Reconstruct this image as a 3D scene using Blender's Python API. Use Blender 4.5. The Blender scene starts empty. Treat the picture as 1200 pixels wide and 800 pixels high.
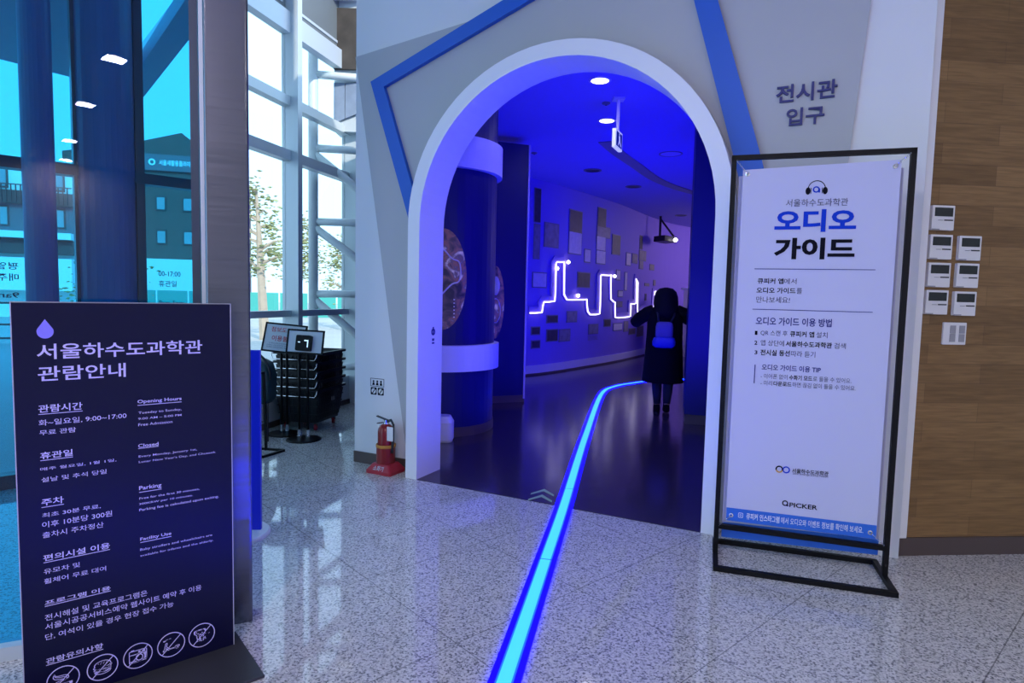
import bpy, math, random
from mathutils import Vector, Matrix
from mathutils.geometry import tessellate_polygon

random.seed(7)
SC = bpy.context.scene
COL = SC.collection
PI = math.pi
R = math.radians

# ------------------------------------------------------------------ camera
F_PX, PITCH, ROLL, CAM_H = 722.0, R(4.2176), R(-1.3239), 1.45
fw = Vector((0, math.cos(PITCH), -math.sin(PITCH)))
up0 = Vector((0, math.sin(PITCH), math.cos(PITCH)))
ri0 = Vector((1, 0, 0))
RI = ri0 * math.cos(ROLL) - up0 * math.sin(ROLL)
UP = ri0 * math.sin(ROLL) + up0 * math.cos(ROLL)
cd = bpy.data.cameras.new('camera')
cam = bpy.data.objects.new('camera', cd)
COL.objects.link(cam)
m = Matrix((RI, UP, -fw)).transposed().to_4x4()
m.translation = Vector((0, 0, CAM_H))
cam.matrix_world = m
cd.sensor_fit = 'HORIZONTAL'
cd.sensor_width = 36.0
cd.lens = 36.0 * F_PX / 1200.0
cd.clip_start, cd.clip_end = 0.05, 400
SC.camera = cam

# ------------------------------------------------------------------ view, sky
vs = SC.view_settings
vs.view_transform = 'Standard'
vs.look = 'None'
vs.gamma = 1.0
vs.use_curve_mapping = False
vs.exposure = 0.0
SC.cycles.max_bounces = 8
SC.cycles.diffuse_bounces = 4
SC.cycles.transparent_max_bounces = 16
SC.cycles.sample_clamp_indirect = 4.0

world = bpy.data.worlds.new('sky')
SC.world = world
world.use_nodes = True
bg = world.node_tree.nodes['Background']
bg.inputs['Color'].default_value = (0.46, 0.72, 1.0, 1)
bg.inputs['Strength'].default_value = 2.5

def area_lamp(name, loc, aim, size, power, color, size_y=None):
    l = bpy.data.lights.new(name, 'AREA')
    l.energy = power
    l.color = color
    l.shape = 'RECTANGLE'
    l.size = size
    l.size_y = size_y or size
    o = bpy.data.objects.new(name, l)
    COL.objects.link(o)
    o.location = loc
    o.rotation_euler = (Vector(aim) - Vector(loc)).to_track_quat('-Z', 'Y').to_euler()
    return o

sun = bpy.data.lights.new('sun', 'SUN')
sun.energy = 4.0
sun.angle = R(1)
sun.color = (1.0, 0.95, 0.86)
so = bpy.data.objects.new('sun', sun)
COL.objects.link(so)
so.rotation_euler = Vector((-0.45, 0.75, -0.55)).to_track_quat('-Z', 'Y').to_euler()

BLUE = (0.012, 0.0, 1.0)
# blue fill lights added out of sight behind the right jamb and dark block
area_lamp('blue_wash_fill', (2.05, 5.0, 2.3), (-0.3, 6.2, 2.2), 1.0, 30, BLUE, 1.6)
area_lamp('blue_wash_fill', (2.9, 8.6, 1.2), (0.9, 11.0, 3.0), 1.0, 60, BLUE, 1.6)
area_lamp('blue_up_fill', (2.0, 5.6, 0.9), (0.7, 7.6, 3.6), 0.8, 45, BLUE, 0.8)
# white light around the bend at the hall's far end
area_lamp('white_hall_lamp', (8.0, 16.0, 3.2), (5.0, 17.5, 1.0), 1.2, 100, (0.78, 0.62, 1.0))

for x, y in ((0.795, 6.15), (1.066, 7.50)):
    area_lamp('hall_downlight', (x, y, 3.53), (x, y + 0.001, 0), 0.14, 3, (1.0, 0.95, 1.0))

# lobby downlights: the mirrored row, then two added as fill (fittings built further down)
LOBBY_LAMPS = [(0.408, -4.67), (0.744, -7.515), (1.276, -10.97), (1.75, -13.5), (3.9, -1.4), (-1.1, -0.6)]
for x, y in LOBBY_LAMPS:
    warm = x > 3
    area_lamp('lobby_downlight', (x, y, 4.56), (x, y + 0.001, 0), 0.25, 42 if warm else 68, (1.0, 0.91, 0.84) if warm else (0.95, 0.82, 1.0))

# ------------------------------------------------------------------ materials
def s(r, g, b):
    f = lambda c: (c / 255 / 12.92) if c / 255 <= 0.04045 else ((c / 255 + 0.055) / 1.055) ** 2.4
    return (f(r), f(g), f(b), 1.0)

def mat(name, col, rough=0.5, metal=0.0, spec=0.5, emit=None, strength=0.0, var=0.0, scale=8.0, bump=0.0, alpha=None):
    M = bpy.data.materials.new(name)
    M.use_nodes = True
    nt = M.node_tree
    p = nt.nodes['Principled BSDF']
    col = tuple(col) if len(col) == 4 else tuple(col) + (1.0,)
    p.inputs['Base Color'].default_value = col
    p.inputs['Roughness'].default_value = rough
    p.inputs['Metallic'].default_value = metal
    p.inputs['Specular IOR Level'].default_value = spec
    if emit:
        p.inputs['Emission Color'].default_value = tuple(emit) if len(emit) == 4 else tuple(emit) + (1.0,)
        p.inputs['Emission Strength'].default_value = strength
    if var or bump:
        tc = nt.nodes.new('ShaderNodeNewGeometry')
        n = nt.nodes.new('ShaderNodeTexNoise')
        n.inputs['Scale'].default_value = scale
        n.inputs['Detail'].default_value = 4
        nt.links.new(tc.outputs['Position'], n.inputs['Vector'])
        if var:
            mx = nt.nodes.new('ShaderNodeMix')
            mx.data_type = 'RGBA'
            mx.inputs['A'].default_value = tuple(c * (1 - var) for c in col[:3]) + (1,)
            mx.inputs['B'].default_value = tuple(min(1, c * (1 + var)) for c in col[:3]) + (1,)
            nt.links.new(n.outputs['Fac'], mx.inputs['Factor'])
            nt.links.new(mx.outputs['Result'], p.inputs['Base Color'])
        if bump:
            b = nt.nodes.new('ShaderNodeBump')
            b.inputs['Strength'].default_value = bump
            b.inputs['Distance'].default_value = 0.01
            nt.links.new(n.outputs['Fac'], b.inputs['Height'])
            nt.links.new(b.outputs['Normal'], p.inputs['Normal'])
    return M

def glass_mat(name, tint, gloss=0.06, rough=0.0):
    M = bpy.data.materials.new(name)
    M.use_nodes = True
    nt = M.node_tree
    nt.nodes.remove(nt.nodes['Principled BSDF'])
    out = nt.nodes['Material Output']
    t = nt.nodes.new('ShaderNodeBsdfTransparent')
    t.inputs['Color'].default_value = tuple(tint) + (1,)
    g = nt.nodes.new('ShaderNodeBsdfGlossy')
    g.inputs['Roughness'].default_value = rough
    fr = nt.nodes.new('ShaderNodeFresnel')
    fr.inputs['IOR'].default_value = 1.45
    geo = nt.nodes.new('ShaderNodeNewGeometry')
    inv = nt.nodes.new('ShaderNodeMath')
    inv.operation = 'SUBTRACT'
    inv.inputs[0].default_value = 1.0
    nt.links.new(geo.outputs['Backfacing'], inv.inputs[1])
    mul = nt.nodes.new('ShaderNodeMath')
    mul.operation = 'MULTIPLY'
    nt.links.new(fr.outputs[0], mul.inputs[0])
    nt.links.new(inv.outputs[0], mul.inputs[1])
    mx = nt.nodes.new('ShaderNodeMixShader')
    nt.links.new(mul.outputs[0], mx.inputs[0])
    nt.links.new(t.outputs[0], mx.inputs[1])
    nt.links.new(g.outputs[0], mx.inputs[2])
    nt.links.new(mx.outputs[0], out.inputs['Surface'])
    return M

def granite_mat():
    M = bpy.data.materials.new('speckled_granite')
    M.use_nodes = True
    nt = M.node_tree
    L = nt.links.new
    p = nt.nodes['Principled BSDF']
    geo = nt.nodes.new('ShaderNodeNewGeometry')
    v = nt.nodes.new('ShaderNodeTexVoronoi')
    v.inputs['Scale'].default_value = 130
    L(geo.outputs['Position'], v.inputs['Vector'])
    n = nt.nodes.new('ShaderNodeTexNoise')
    n.inputs['Scale'].default_value = 90
    n.inputs['Detail'].default_value = 3
    L(geo.outputs['Position'], n.inputs['Vector'])
    sep = nt.nodes.new('ShaderNodeSeparateColor')
    L(v.outputs['Color'], sep.inputs[0])
    add = nt.nodes.new('ShaderNodeMath')
    add.operation = 'MULTIPLY_ADD'
    add.inputs[1].default_value = 0.5
    L(sep.outputs[0], add.inputs[0])
    L(n.outputs['Fac'], add.inputs[2])
    cr = nt.nodes.new('ShaderNodeValToRGB')
    e = cr.color_ramp.elements
    e[0].position, e[0].color = 0.50, (0.17, 0.17, 0.18, 1)
    e[1].position, e[1].color = 0.92, (0.70, 0.68, 0.65, 1)
    k = cr.color_ramp.elements.new(0.62)
    k.color = (0.42, 0.41, 0.40, 1)
    k = cr.color_ramp.elements.new(0.74)
    k.color = (0.55, 0.54, 0.52, 1)
    L(add.outputs[0], cr.inputs[0])
    # tile joints: two families of straight lines in the floor's own grid
    def joint(ang, off, pitch):
        d = nt.nodes.new('ShaderNodeVectorMath')
        d.operation = 'DOT_PRODUCT'
        d.inputs[1].default_value = (math.sin(ang), math.cos(ang), 0)
        L(geo.outputs['Position'], d.inputs[0])
        a = nt.nodes.new('ShaderNodeMath')
        a.operation = 'MULTIPLY_ADD'
        a.inputs[1].default_value = 1 / pitch
        a.inputs[2].default_value = -off / pitch + 100.5
        L(d.outputs['Value'], a.inputs[0])
        f = nt.nodes.new('ShaderNodeMath')
        f.operation = 'FRACT'
        L(a.outputs[0], f.inputs[0])
        c = nt.nodes.new('ShaderNodeMath')
        c.operation = 'COMPARE'
        c.inputs[1].default_value = 0.5
        c.inputs[2].default_value = 0.0026 / pitch
        L(f.outputs[0], c.inputs[0])
        return c
    j1 = joint(R(48.0) + PI / 2, -1.215, 0.757)
    j2 = joint(R(48.0), 1.503, 0.753)
    mxm = nt.nodes.new('ShaderNodeMath')
    mxm.operation = 'MAXIMUM'
    L(j1.outputs[0], mxm.inputs[0])
    L(j2.outputs[0], mxm.inputs[1])
    sc = nt.nodes.new('ShaderNodeMath')
    sc.operation = 'MULTIPLY'
    sc.inputs[1].default_value = 0.6
    L(mxm.outputs[0], sc.inputs[0])
    mx = nt.nodes.new('ShaderNodeMix')
    mx.data_type = 'RGBA'
    mx.inputs['B'].default_value = (0.07, 0.07, 0.08, 1)
    L(sc.outputs[0], mx.inputs['Factor'])
    L(cr.outputs[0], mx.inputs['A'])
    L(mx.outputs['Result'], p.inputs['Base Color'])
    p.inputs['Roughness'].default_value = 0.05
    p.inputs['Specular IOR Level'].default_value = 0.68
    return M

def wood_mat():
    M = bpy.data.materials.new('oak_planks')
    M.use_nodes = True
    nt = M.node_tree
    L = nt.links.new
    p = nt.nodes['Principled BSDF']
    geo = nt.nodes.new('ShaderNodeNewGeometry')
    sp = nt.nodes.new('ShaderNodeSeparateXYZ')
    L(geo.outputs['Position'], sp.inputs[0])
    cb = nt.nodes.new('ShaderNodeCombineXYZ')
    L(sp.outputs['X'], cb.inputs['X'])
    L(sp.outputs['Z'], cb.inputs['Y'])
    br = nt.nodes.new('ShaderNodeTexBrick')
    br.inputs['Scale'].default_value = 1.0
    br.inputs['Brick Width'].default_value = 0.9
    br.inputs['Row Height'].default_value = 0.112
    br.inputs['Mortar Size'].default_value = 0.0012
    br.inputs['Mortar Smooth'].default_value = 0.4
    br.inputs['Color1'].default_value = (0.30, 0.172, 0.068, 1)
    br.inputs['Color2'].default_value = (0.20, 0.112, 0.043, 1)
    br.inputs['Mortar'].default_value = (0.13, 0.075, 0.04, 1)
    br.offset = 0.37
    L(cb.outputs[0], br.inputs['Vector'])
    mp = nt.nodes.new('ShaderNodeVectorMath')
    mp.operation = 'MULTIPLY'
    mp.inputs[1].default_value = (3.0, 3.0, 45.0)
    L(geo.outputs['Position'], mp.inputs[0])
    n = nt.nodes.new('ShaderNodeTexNoise')
    n.inputs['Scale'].default_value = 1.6
    n.inputs['Detail'].default_value = 6
    n.inputs['Distortion'].default_value = 0.6
    L(mp.outputs[0], n.inputs['Vector'])
    cr = nt.nodes.new('ShaderNodeValToRGB')
    cr.color_ramp.elements[0].position = 0.3
    cr.color_ramp.elements[0].color = (0.72, 0.72, 0.72, 1)
    cr.color_ramp.elements[1].position = 0.7
    cr.color_ramp.elements[1].color = (1.12, 1.12, 1.12, 1)
    L(n.outputs['Fac'], cr.inputs[0])
    mx = nt.nodes.new('ShaderNodeMix')
    mx.data_type = 'RGBA'
    mx.blend_type = 'MULTIPLY'
    mx.inputs['Factor'].default_value = 1
    L(br.outputs['Color'], mx.inputs['A'])
    L(cr.outputs[0], mx.inputs['B'])
    L(mx.outputs['Result'], p.inputs['Base Color'])
    p.inputs['Roughness'].default_value = 0.45
    p.inputs['Specular IOR Level'].default_value = 0.3
    return M

def streak_steel():
    Mx = mat('brushed_stainless', (0.17, 0.18, 0.22), 0.26, 1.0)
    nt = Mx.node_tree
    p = nt.nodes['Principled BSDF']
    geo = nt.nodes.new('ShaderNodeNewGeometry')
    sc = nt.nodes.new('ShaderNodeVectorMath')
    sc.operation = 'MULTIPLY'
    sc.inputs[1].default_value = (0.8, 0.8, 9.0)
    nt.links.new(geo.outputs['Position'], sc.inputs[0])
    n = nt.nodes.new('ShaderNodeTexNoise')
    n.inputs['Scale'].default_value = 1.0
    n.inputs['Detail'].default_value = 3
    nt.links.new(sc.outputs[0], n.inputs['Vector'])
    b = nt.nodes.new('ShaderNodeBump')
    b.inputs['Strength'].default_value = 0.16
    b.inputs['Distance'].default_value = 0.03
    nt.links.new(n.outputs['Fac'], b.inputs['Height'])
    nt.links.new(b.outputs['Normal'], p.inputs['Normal'])
    return Mx

M = {}
M['granite'] = granite_mat()
M['wood'] = wood_mat()
M['white_wall'] = mat('white_wall_paint', (0.74, 0.74, 0.75), 0.6, var=0.02, scale=3)
M['grey_panel'] = mat('pale_grey_panel', (0.45, 0.45, 0.46), 0.55, var=0.03, scale=3)
M['blue_strip'] = mat('blue_painted_strip', s(8, 88, 190), 0.45)
M['portal'] = mat('white_portal_paint', (0.80, 0.80, 0.82), 0.4)
M['brown_base'] = mat('dark_brown_baseboard', (0.085, 0.06, 0.055), 0.45)
M['hall_floor'] = mat('dark_polished_hall_floor', (0.04, 0.03, 0.05), 0.17, var=0.2, scale=6, bump=0.12)
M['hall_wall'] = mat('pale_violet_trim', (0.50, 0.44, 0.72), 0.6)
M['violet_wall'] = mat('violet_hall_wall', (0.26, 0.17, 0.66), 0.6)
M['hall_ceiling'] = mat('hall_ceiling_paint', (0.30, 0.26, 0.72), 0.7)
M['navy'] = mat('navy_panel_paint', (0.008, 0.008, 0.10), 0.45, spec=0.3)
M['ceiling'] = mat('lobby_ceiling_paint', (0.7, 0.7, 0.7), 0.7)
M['frame_white'] = mat('pale_window_metal', (0.62, 0.68, 0.70), 0.35, 0.2)
M['pipe'] = mat('pale_truss_paint', (0.70, 0.76, 0.76), 0.35)
M['dark_frame'] = mat('dark_door_metal', (0.05, 0.07, 0.10), 0.3, 0.3)
M['steel'] = streak_steel()
M['chrome'] = mat('chrome', (0.75, 0.75, 0.78), 0.15, 1.0)
M['black'] = mat('black_powder_coat', (0.004, 0.004, 0.005), 0.45, spec=0.2)
M['black_plastic'] = mat('black_plastic', (0.014, 0.015, 0.018), 0.4)
M['sign_navy'] = mat('satin_navy_board', (0.003, 0.003, 0.028), 0.33, spec=0.28)
M['sign_letter'] = mat('lilac_lettering', s(222, 212, 255), 0.5)
M['sign_drop'] = mat('violet_drop_mark', s(150, 140, 245), 0.5)
M['sign_edge'] = mat('pale_board_edge', (0.5, 0.5, 0.58), 0.4)
M['dark_grey'] = mat('dark_grey_steel', (0.06, 0.06, 0.065), 0.4, 0.4)
M['banner'] = mat('white_banner_cloth', (0.56, 0.56, 0.72), 0.65)
M['banner_blue'] = mat('blue_banner_print', s(38, 104, 205), 0.6)
M['ink_blue'] = mat('blue_print', s(22, 62, 190), 0.7, spec=0.1)
M['ink_black'] = mat('black_print', (0.006, 0.006, 0.012), 0.7, spec=0.1)
M['ink_navy'] = mat('navy_print', s(40, 45, 120), 0.6)
M['ink_grey'] = mat('grey_print', s(70, 70, 95), 0.6)
M['ink_white'] = mat('white_print', (0.8, 0.8, 0.85), 0.6)
M['ink_orange'] = mat('ochre_print', s(205, 150, 60), 0.6)
M['ink_shadow'] = mat('pale_lilac_print', s(172, 172, 222), 0.6)
M['wall_letter'] = mat('navy_wall_letters', s(40, 42, 110), 0.5)
M['white_plastic'] = mat('white_plastic', (0.78, 0.77, 0.76), 0.4)
M['grey_plastic'] = mat('grey_plastic', (0.33, 0.33, 0.35), 0.4)
M['screen'] = mat('dark_lcd_screen', (0.012, 0.016, 0.014), 0.2)
M['red'] = mat('red_enamel', s(128, 10, 16), 0.3)
M['red_plastic'] = mat('red_plastic', s(165, 30, 50), 0.4)
M['yellow'] = mat('ochre_band', s(190, 130, 45), 0.5)
M['led_core'] = mat('lit_cyan_diffuser', (0.02, 0.2, 0.3), 0.3, emit=(0.07, 0.68, 32.0), strength=1.0)
M['led_edge'] = mat('lit_blue_edge', (0.003, 0.003, 0.2), 0.3, spec=0.1, emit=(0.010, 0.002, 20.0), strength=1.0)
M['led_mid'] = mat('lit_mid_blue_diffuser', (0.01, 0.05, 0.3), 0.3, emit=(0.015, 0.16, 26.0), strength=1.0)
M['led_seam'] = mat('strip_seam', (0.01, 0.02, 0.1), 0.4)
M['tube_glow'] = mat('lit_white_tube', (0.8, 0.8, 0.9), 0.4, emit=(0.95, 0.90, 1.0), strength=2.1)
M['lamp_glow'] = mat('lit_lamp_lens', (0.9, 0.9, 0.9), 0.4, emit=(1.0, 0.97, 1.0), strength=6.0)
M['lobby_lamp'] = mat('lit_lobby_lamp_lens', (0.9, 0.9, 0.9), 0.4, emit=(1.0, 0.95, 0.86), strength=30.0)
M['exit_white'] = mat('lit_exit_face', (0.8, 0.8, 0.8), 0.4, emit=(0.75, 0.85, 0.95), strength=0.55)
M['exit_green'] = mat('exit_pictogram', s(20, 130, 120), 0.4)
M['photo_dark'] = mat('dark_archive_print', (0.07, 0.055, 0.05), 0.5, var=0.6, scale=9)
M['photo_grey'] = mat('grey_archive_print', (0.30, 0.27, 0.23), 0.5, var=0.5, scale=10)
M['photo_light'] = mat('pale_archive_print', (0.78, 0.74, 0.66), 0.5, var=0.2, scale=12)
M['photo_frame'] = mat('slate_print_edge', (0.20, 0.19, 0.24), 0.5)
M['arrow_green'] = mat('pale_green_floor_mark', s(150, 185, 150), 0.5)
def oval_mat():
    Mx = mat('oval_display_print', (0.1, 0.1, 0.1), 0.4, var=0.5, scale=6)
    nt = Mx.node_tree
    p = nt.nodes['Principled BSDF']
    n = [x for x in nt.nodes if x.type == 'TEX_NOISE'][0]
    n.inputs['Distortion'].default_value = 1.2
    cr = nt.nodes.new('ShaderNodeValToRGB')
    for k, (pos, c) in enumerate(((0.36, (0.02, 0.015, 0.03, 1)), (0.48, (0.10, 0.06, 0.07, 1)), (0.54, (0.24, 0.10, 0.08, 1)), (0.60, (0.09, 0.07, 0.10, 1)), (0.70, (0.60, 0.50, 0.42, 1)))):
        e = cr.color_ramp.elements[k] if k < 2 else cr.color_ramp.elements.new(pos)
        e.position, e.color = pos, c
    nt.links.new(n.outputs['Fac'], cr.inputs[0])
    nt.links.new(cr.outputs[0], p.inputs['Base Color'])
    nt.links.new(cr.outputs[0], p.inputs['Emission Color'])
    p.inputs['Emission Strength'].default_value = 0.2      # a back-lit display
    return Mx
M['oval_print'] = oval_mat()
M['coat'] = mat('black_coat_cloth', (0.006, 0.006, 0.008), 0.9, spec=0.1)
M['hair'] = mat('black_hair', (0.005, 0.005, 0.006), 0.7, spec=0.15)
M['skin'] = mat('skin', (0.45, 0.28, 0.21), 0.5)
M['leggings'] = mat('dark_legwear', (0.02, 0.02, 0.035), 0.8)
M['pack_lilac'] = mat('lilac_bag_cloth', (0.13, 0.10, 0.28), 0.7)
M['pack_blue'] = mat('blue_bag_cloth', (0.03, 0.04, 0.42), 0.6)
M['teal'] = mat('dark_teal_plastic', (0.015, 0.05, 0.06), 0.4)
M['blue_panel'] = mat('deep_blue_panel', (0.01, 0.012, 0.55), 0.35)
M['paving'] = mat('pale_outdoor_paving', (0.42, 0.42, 0.41), 0.8, var=0.1, scale=0.8)
M['facade_white'] = mat('white_facade', (0.82, 0.82, 0.80), 0.8, var=0.05, scale=0.5)
M['facade_dark'] = mat('dark_brick_facade', (0.11, 0.08, 0.075), 0.8, var=0.15, scale=2)
M['facade_grey'] = mat('mauve_grey_facade', (0.16, 0.14, 0.17), 0.8, var=0.1, scale=1)
M['window_glass'] = mat('facade_window_glass', (0.25, 0.33, 0.36), 0.1)
M['railing'] = mat('dark_railing', (0.04, 0.045, 0.05), 0.5)
M['bark'] = mat('pale_bark', (0.45, 0.37, 0.28), 0.9, var=0.2, scale=6)
M['leaf'] = mat('olive_pine_needles', (0.34, 0.36, 0.16), 0.8, var=0.4, scale=3)
M['hedge'] = mat('yellow_shrub_leaves', (0.34, 0.27, 0.08), 0.8, var=0.4, scale=3)
M['teal_fence'] = mat('teal_site_fence', s(60, 160, 150), 0.6)
M['canopy'] = mat('canopy_metal', (0.10, 0.15, 0.30), 0.4)
M['spandrel'] = mat('grey_spandrel', (0.16, 0.18, 0.18), 0.4)
M['dark_stone'] = mat('dark_stone_panel', (0.05, 0.042, 0.035), 0.6, var=0.8, scale=7)
M['blue_stone'] = mat('blue_grey_stone_panel', (0.22, 0.28, 0.38), 0.5, var=0.25, scale=8)
M['decal_dark'] = mat('dark_glass_lettering', (0.03, 0.05, 0.08), 0.5)
M['sheet'] = mat('white_printed_sheet', (0.70, 0.72, 0.75), 0.5)
M['ink_red'] = mat('red_print', s(215, 60, 60), 0.6)
M['ink_teal_white'] = mat('pale_teal_sign_letters', (0.75, 0.9, 0.9), 0.5)
M['blue_glass'] = glass_mat('blue_tinted_glass', (0.24, 0.69, 0.86))
M['pale_glass'] = glass_mat('pale_tinted_glass', (0.80, 0.95, 0.98))
M['clear_glass'] = glass_mat('clear_glass', (0.96, 0.98, 0.98))

# ------------------------------------------------------------------ mesh helpers
class Plane:
    """A vertical plane: origin, direction u along it, n towards the viewer's side."""
    def __init__(self, o, d, flip=False):
        self.o = Vector((o[0], o[1], 0))
        self.d = Vector((d[0], d[1], 0)).normalized()
        self.n = Vector((self.d.y, -self.d.x, 0))
        if flip:
            self.n = -self.n
    def at(self, u, z, off=0.0):
        p = self.o + self.d * u + self.n * off
        return Vector((p.x, p.y, self.o.z + z))

TXT = bpy.data.curves.new('lettering_source', 'FONT')
TXO = bpy.data.objects.new('lettering_source', TXT)
COL.objects.link(TXO)
def text2d(body, bold=0.0, flip=False):
    TXT.body = body
    TXT.offset = bold
    TXT.resolution_u = 3
    bpy.context.view_layer.update()
    dg = bpy.context.evaluated_depsgraph_get()
    me = bpy.data.meshes.new_from_object(TXO.evaluated_get(dg))
    v = [(p.co.x, p.co.y) for p in me.vertices]
    f = [tuple(p.vertices) for p in me.polygons]
    bpy.data.meshes.remove(me)
    x0 = min(p[0] for p in v); x1 = max(p[0] for p in v)
    y0 = min(p[1] for p in v); y1 = max(p[1] for p in v)
    w, h = max(x1 - x0, 1e-6), max(y1 - y0, 1e-6)
    v = [((x - x0) / w, (y - y0) / h) for x, y in v]
    if flip:
        v = [(1 - x, y) for x, y in v]
    return v, f

class MB:
    def __init__(self):
        self.v, self.f = [], []
    def add(self, vs, fs):
        n = len(self.v)
        self.v += [Vector(p) for p in vs]
        self.f += [tuple(i + n for i in f) for f in fs]
        return self
    def box(self, c, sx, sy, sz, yaw=0.0, rx=0.0, ry=0.0):
        """axis box centred at c, x/y/z sizes, turned by yaw about z (after tilts)"""
        mt = Matrix.Rotation(yaw, 3, 'Z') @ Matrix.Rotation(rx, 3, 'X') @ Matrix.Rotation(ry, 3, 'Y')
        c = Vector(c)
        vs = [c + mt @ Vector((x * sx / 2, y * sy / 2, z * sz / 2)) for x in (-1, 1) for y in (-1, 1) for z in (-1, 1)]
        return self.add(vs, [(0, 1, 3, 2), (4, 6, 7, 5), (0, 4, 5, 1), (2, 3, 7, 6), (0, 2, 6, 4), (1, 5, 7, 3)])
    def bar(self, a, b, w, h, upv=(0, 0, 1)):
        """rectangular bar from a to b, w across, h along upv"""
        a, b = Vector(a), Vector(b)
        t = (b - a).normalized()
        u = Vector(upv)
        sd = t.cross(u)
        if sd.length < 1e-4:
            sd = t.cross(Vector((1, 0, 0)))
        sd.normalize()
        u = sd.cross(t).normalized()
        vs = []
        for p in (a, b):
            for i, j in ((-1, -1), (1, -1), (1, 1), (-1, 1)):
                vs.append(p + sd * (i * w / 2) + u * (j * h / 2))
        return self.add(vs, [(3, 2, 1, 0), (4, 5, 6, 7), (0, 1, 5, 4), (1, 2, 6, 5), (2, 3, 7, 6), (3, 0, 4, 7)])
    def prism(self, outline, to3, o0, o1, holes=()):
        """2-D outline (with holes) on a plane, solid between offsets o0 and o1"""
        loops = [list(outline)] + [list(h) for h in holes]
        flat = [p for l in loops for p in l]
        tri = tessellate_polygon([[Vector((x, y, 0)) for x, y in l] for l in loops])
        n = len(flat)
        vs = [to3(x, y, o0) for x, y in flat] + [to3(x, y, o1) for x, y in flat]
        fs = [tuple(t) for t in tri] + [tuple(i + n for i in reversed(t)) for t in tri]
        k = 0
        for l in loops:
            m_ = len(l)
            for i in range(m_):
                a, b = k + i, k + (i + 1) % m_
                fs.append((a, b, b + n, a + n))
            k += m_
        return self.add(vs, fs)
    def tube(self, pts, r, n=10, closed=False):
        pts = [Vector(p) for p in pts]
        N = len(pts)
        rs = r if isinstance(r, (list, tuple)) else [r] * N
        ref = None
        vs, fs = [], []
        for i, p in enumerate(pts):
            if closed:
                t = pts[(i + 1) % N] - pts[i - 1]
            else:
                t = pts[min(i + 1, N - 1)] - pts[max(i - 1, 0)]
            t.normalize()
            if ref is None:
                ref = t.orthogonal().normalized()
            ref = (ref - t * ref.dot(t))
            ref = ref.normalized() if ref.length > 1e-6 else t.orthogonal().normalized()
            bi = t.cross(ref)
            for k in range(n):
                a = 2 * PI * k / n
                vs.append(p + (ref * math.cos(a) + bi * math.sin(a)) * rs[i])
        for i in range(N if closed else N - 1):
            for k in range(n):
                a, b = i * n + k, i * n + (k + 1) % n
                c, d = ((i + 1) % N) * n + (k + 1) % n, ((i + 1) % N) * n + k
                fs.append((a, b, c, d))
        if not closed:
            fs.append(tuple(reversed(range(n))))
            fs.append(tuple((N - 1) * n + k for k in range(n)))
        return self.add(vs, fs)
    def lathe(self, prof, c, n=24, axis='Z', mt=None, ring=False):
        """profile of (radius, height) turned about an axis through c"""
        c = Vector(c)
        vs, fs = [], []
        for r, z in prof:
            for k in range(n):
                a = 2 * PI * k / n
                p = Vector((r * math.cos(a), r * math.sin(a), z))
                if axis == 'X':
                    p = Vector((p.z, p.x, p.y))
                elif axis == 'Y':
                    p = Vector((p.x, p.z, p.y))
                if mt is not None:
                    p = mt @ p
                vs.append(c + p)
        N = len(prof)
        for i in range(N if ring else N - 1):
            j = (i + 1) % N
            for k in range(n):
                fs.append((i * n + k, i * n + (k + 1) % n, j * n + (k + 1) % n, j * n + k))
        if not ring:
            fs.append(tuple(reversed(range(n))))
            fs.append(tuple((N - 1) * n + k for k in range(n)))
        return self.add(vs, fs)
    def ball(self, c, rx, ry, rz, n=14, m_=9, mt=None):
        vs, fs = [], []
        c = Vector(c)
        for i in range(m_ + 1):
            t = PI * i / m_
            t = min(max(t, 0.02), PI - 0.02)
            for k in range(n):
                a = 2 * PI * k / n
                p = Vector((rx * math.sin(t) * math.cos(a), ry * math.sin(t) * math.sin(a), rz * math.cos(t)))
                if mt is not None:
                    p = mt @ p
                vs.append(c + p)
        for i in range(m_):
            for k in range(n):
                fs.append((i * n + k, (i + 1) * n + k, (i + 1) * n + (k + 1) % n, i * n + (k + 1) % n))
        return self.add(vs, fs)
    def loft(self, rings, cap=True):
        n = len(rings[0])
        vs = [p for r in rings for p in r]
        fs = []
        for i in range(len(rings) - 1):
            for k in range(n):
                fs.append((i * n + k, i * n + (k + 1) % n, (i + 1) * n + (k + 1) % n, (i + 1) * n + k))
        if cap:
            fs.append(tuple(reversed(range(n))))
            fs.append(tuple((len(rings) - 1) * n + k for k in range(n)))
        return self.add(vs, fs)
    def text(self, body, to3, x0, y0, x1, y1, off, bold=0.0, flip=False, depth=0.0):
        v, f = text2d(body, bold, flip)
        if depth:
            n = len(v)
            # letters with a real thickness: front faces plus side walls along the outline edges
            vs = [to3(x0 + a * (x1 - x0), y0 + b * (y1 - y0), off + depth) for a, b in v]
            vs += [to3(x0 + a * (x1 - x0), y0 + b * (y1 - y0), off) for a, b in v]
            cnt = {}
            for p in f:
                for i in range(len(p)):
                    e = (p[i], p[(i + 1) % len(p)])
                    k = tuple(sorted(e))
                    cnt.setdefault(k, []).append(e)
            fs = list(f) + [(e[0][0], e[0][1], e[0][1] + n, e[0][0] + n) for e in cnt.values() if len(e) == 1]
            return self.add(vs, fs)
        return self.add([to3(x0 + a * (x1 - x0), y0 + b * (y1 - y0), off) for a, b in v], f)
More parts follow.
